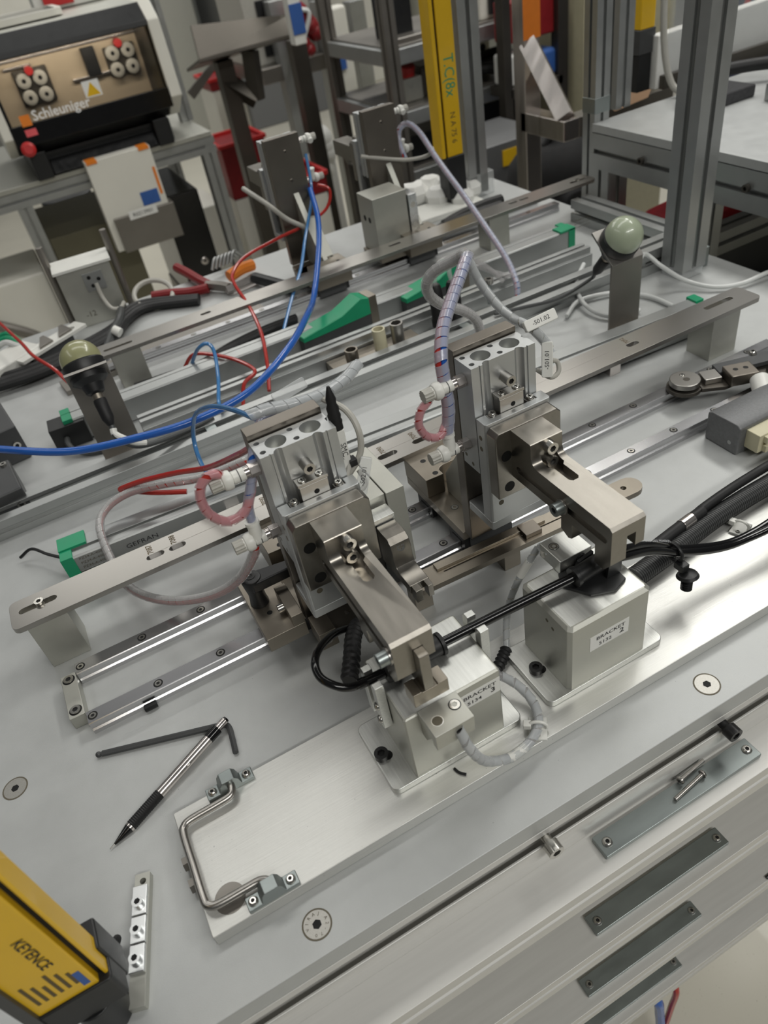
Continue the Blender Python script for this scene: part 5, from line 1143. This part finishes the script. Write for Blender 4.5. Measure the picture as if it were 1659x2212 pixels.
mb = MB()
for i in range(4): p = at(745 + i * 14, 100 + (i % 2) * 8, y=2450); mb.sphere(p, 26, 8, 6)
mb.build('clump', 'blue_label', bz)
bb = thing('bubble_sheet', (1150, 2900, -900), 'white bubble wrap roll standing on the floor behind the far slides', 'packing')
for i in range(5):
    p = at(690 + (i % 3) * 4, 300 + i * 16, y=2800); MB().sphere(p, 58, 12, 8).build('bubble_fold', 'white_paper', bb)
p = at(690, 340, y=2820); MB().box(p.x - 50, p.x + 70, 2800, 2900, -900, p.z).build('core', 'white_paper', bb, 10)
# workstation further back with red and white carton
fs = thing('far_workstation', (1100, 3200, -900), 'grey steel work station with a dark door standing behind the chute', 'workstation')
for u in (590, 690, 762): leg(u, 0, 3000, 'alu', fs, 70)
q0, q1 = at(560, 150, y=3000), at(770, 130, y=3000)
MB().box(q0.x, q1.x, 2970, 3400, q0.z - 60, q0.z).build('table_top', 'grey_steel', fs, 3)
MB().box(q0.x, q0.x + 300, 3050, 3390, q0.z, q0.z + 260).build('cabinet', 'cable_grey', fs, 4)
MB().box(q0.x + 60, q0.x + 200, 3040, 3050, q0.z + 30, q0.z + 230).build('dark_door', 'black_plastic', fs, 2)
ro = thing('red_bundle', at(660, 60, y=2900), 'red bundle of parts tied with white cord hanging behind the chute', 'bundle')
mb = MB()
for i in range(7): p = at(645 + 12 * (i % 4), 30 + 16 * i * 0.8, y=2900); mb.sphere(p, 45 - 3 * i, 8, 6)
mb.build('pack', 'red_dark', ro)
MB().tube([at(625, 10, y=2860), at(650, 20, y=2860), at(668, 30, y=2850), at(655, 90, y=2860), at(645, 130, y=2860)], 9, 8, 6).build('cord', 'tube_white', ro)
p = at(700, 20, y=2850); tag(MB().box(p.x, p.x + 100, 2850, 2920, p.z - 320, p.z).build('white_canister', 'machine_white', None, 14), 'tall white canister with rounded edges between the chute and the rack', 'canister')
p = at(715, 115, y=2840); tag(MB().box(p.x, p.x + 62, 2836, 2849, p.z - 70, p.z + 40).build('blue_sign', 'blue_label', None, 1), 'small blue label sign on the tall white canister', 'sign')

# ================================================================ bent bracket, cabinet, backpack beyond the bench
br = thing('steel_bracket_arm', (1297, 1000, -900), 'bright square steel tube bracket with diagonal brace beyond the right post', 'bracket')
P0 = at(1222, 255, y=1000); zt = P0.z; x0 = P0.x
yb_ = at(1140, 235, x=x0).y
MB().box(x0 - 22, x0 + 22, 978, yb_, zt - 44, zt).build('side_tube', 'bright_steel', br, 2)
MB().box(x0 + 22, x0 + 300, 978, 1022, zt - 44, zt).build('front_tube', 'grey_steel', br, 2)
MB().box(x0 - 22, x0 + 22, yb_ - 22, yb_ + 22, -900, 900).build('upright_tube', 'bright_steel', br, 2)
top = Vector((x0, yb_ - 10, at(1143, 95, x=x0).z)); lo = Vector((x0, 1000, zt))
MB().tube([lo, (lo + top) / 2, top], 27, 4, 2).build('brace', 'bright_steel', br)
am_ = tag(MB().box(x0 - 23, x0 + 23, yb_ - 24, yb_ - 22, 195, 330).build('amber_strip', 'orange'), 'orange strip on the bracket upright', 'reflector')  # thin orange strip on the near face of the upright
gc = thing('grey_cabinet', (1180, 1650, -900), 'grey cabinet with a yellow sticker behind the bench corner', 'cabinet')
p = at(1050, 320, y=1500)
MB().box(p.x, p.x + 220, 1500, 1750, -900, p.z).build('carcass', 'grey_cast', gc, 4); q = at(1085, 330, y=1500)
MB().box(q.x, q.x + 60, 1497, 1500, q.z - 40, q.z + 5).build('yellow_sticker', 'yellow', gc)
bg = thing('backpack', (1330, 1250, -900), 'black backpack hanging behind the far right corner of the bench', 'backpack')
c_ = at(1205, 375, y=1250)
mb = MB()
with xf(T(c_.x, c_.y, c_.z)): mb.lathe([(60, -420), (150, -400), (165, -250), (160, -80), (135, 30), (90, 85), (30, 105)], (0, 0, 0), (0, 0, 1), 18); mb.build('bag_body', 'cloth_black', bg, ang=60)
with xf(T(c_.x - 20, c_.y - 120, c_.z - 40)): MB().prism(rrect(-70, 70, -130, 40, 30), 'y', -30, 20).build('front_pocket', 'cloth_black', bg, 8)
MB().tube([c_ + Vector((-60, -20, 90)), c_ + Vector((-20, -30, 130)), c_ + Vector((30, -20, 120)), c_ + Vector((60, 0, 80))], 9, 8, 6).build('top_handle', 'cloth_black', bg)
MB().box(c_.x - 120, c_.x + 120, c_.y - 80, c_.y + 110, -900, c_.z - 415).build('support_case', 'cloth_black', bg, 10)
vr2 = thing('valve_cabinet', (1800, 1500, -900), 'pale green valve cabinet behind the bracket arm', 'cabinet')
p = at(1240, 130, y=1700); MB().box(p.x + 40, p.x + 420, 1700, 1950, -900, p.z + 500).build('carcass', 'ivory', vr2, 6)
for i in range(4): MB().box(p.x + 60, p.x + 190, 1670, 1700, p.z - 60 + i * 70, p.z - 20 + i * 70).build('valve', ('dark_steel', 'black_plastic')[i % 2], vr2, 4)
p = at(1180, 60, y=1750)
rb2 = thing('tool_shelf', (p.x, 1800, -900), 'dark shelf holding a red box and blue cloth behind the bracket arm', 'shelf')
MB().box(p.x - 150, p.x + 60, 1740, 1860, p.z - 170, p.z - 140).build('board', 'dark_steel', rb2, 3); MB().box(p.x - 130, p.x + 40, 1760, 1850, p.z - 20, p.z + 90).build('red_box', 'red_dark', rb2, 6)
MB().box(p.x - 60, p.x + 50, 1755, 1850, p.z - 140, p.z - 60).build('blue_cloth', 'blue_label', rb2, 14)
MB().box(p.x - 140, p.x - 60, 1755, 1850, p.z - 140, p.z - 50).build('white_pack', 'white_paper', rb2, 10)
MB().box(p.x + 40, p.x + 80, 1740, 1780, -900, p.z + 400).build('upright', 'dark_steel', rb2, 2); MB().box(p.x - 170, p.x - 140, 1740, 1780, -900, p.z + 400).build('upright', 'dark_steel', rb2, 2)
fc = thing('far_cabinet_row', (2600, 5200, -900), 'row of pale machine cabinets far across the hall', 'cabinet')
for i in range(6): MB().box(300 + i * 900, 1100 + i * 900, 6000 + (i % 2) * 500, 6800, -900, 300 + (i % 3) * 250).build('cabinet_body', ('machine_white', 'alu_matte', 'grey_cast')[i % 3], fc, 10)
wires = thing('floor_wires', (240, -420, -900), 'blue and red wires hanging below the bench front at the lower right', 'wire')
a_ = at(1418, 2160, z=-700); MB().tube([a_ + Vector((-10, 30, 10)), a_, at(1425, 2190, z=-760), at(1428, 2240, z=-860)], 7, 8, 6).build('blue_wire', 'tube_blue', wires)
a_ = at(1460, 2135, z=-700); MB().tube([a_ + Vector((0, 30, 10)), a_, at(1450, 2175, z=-760), at(1428, 2240, z=-860)], 4.5, 8, 6).build('red_wire', 'tube_red', wires)
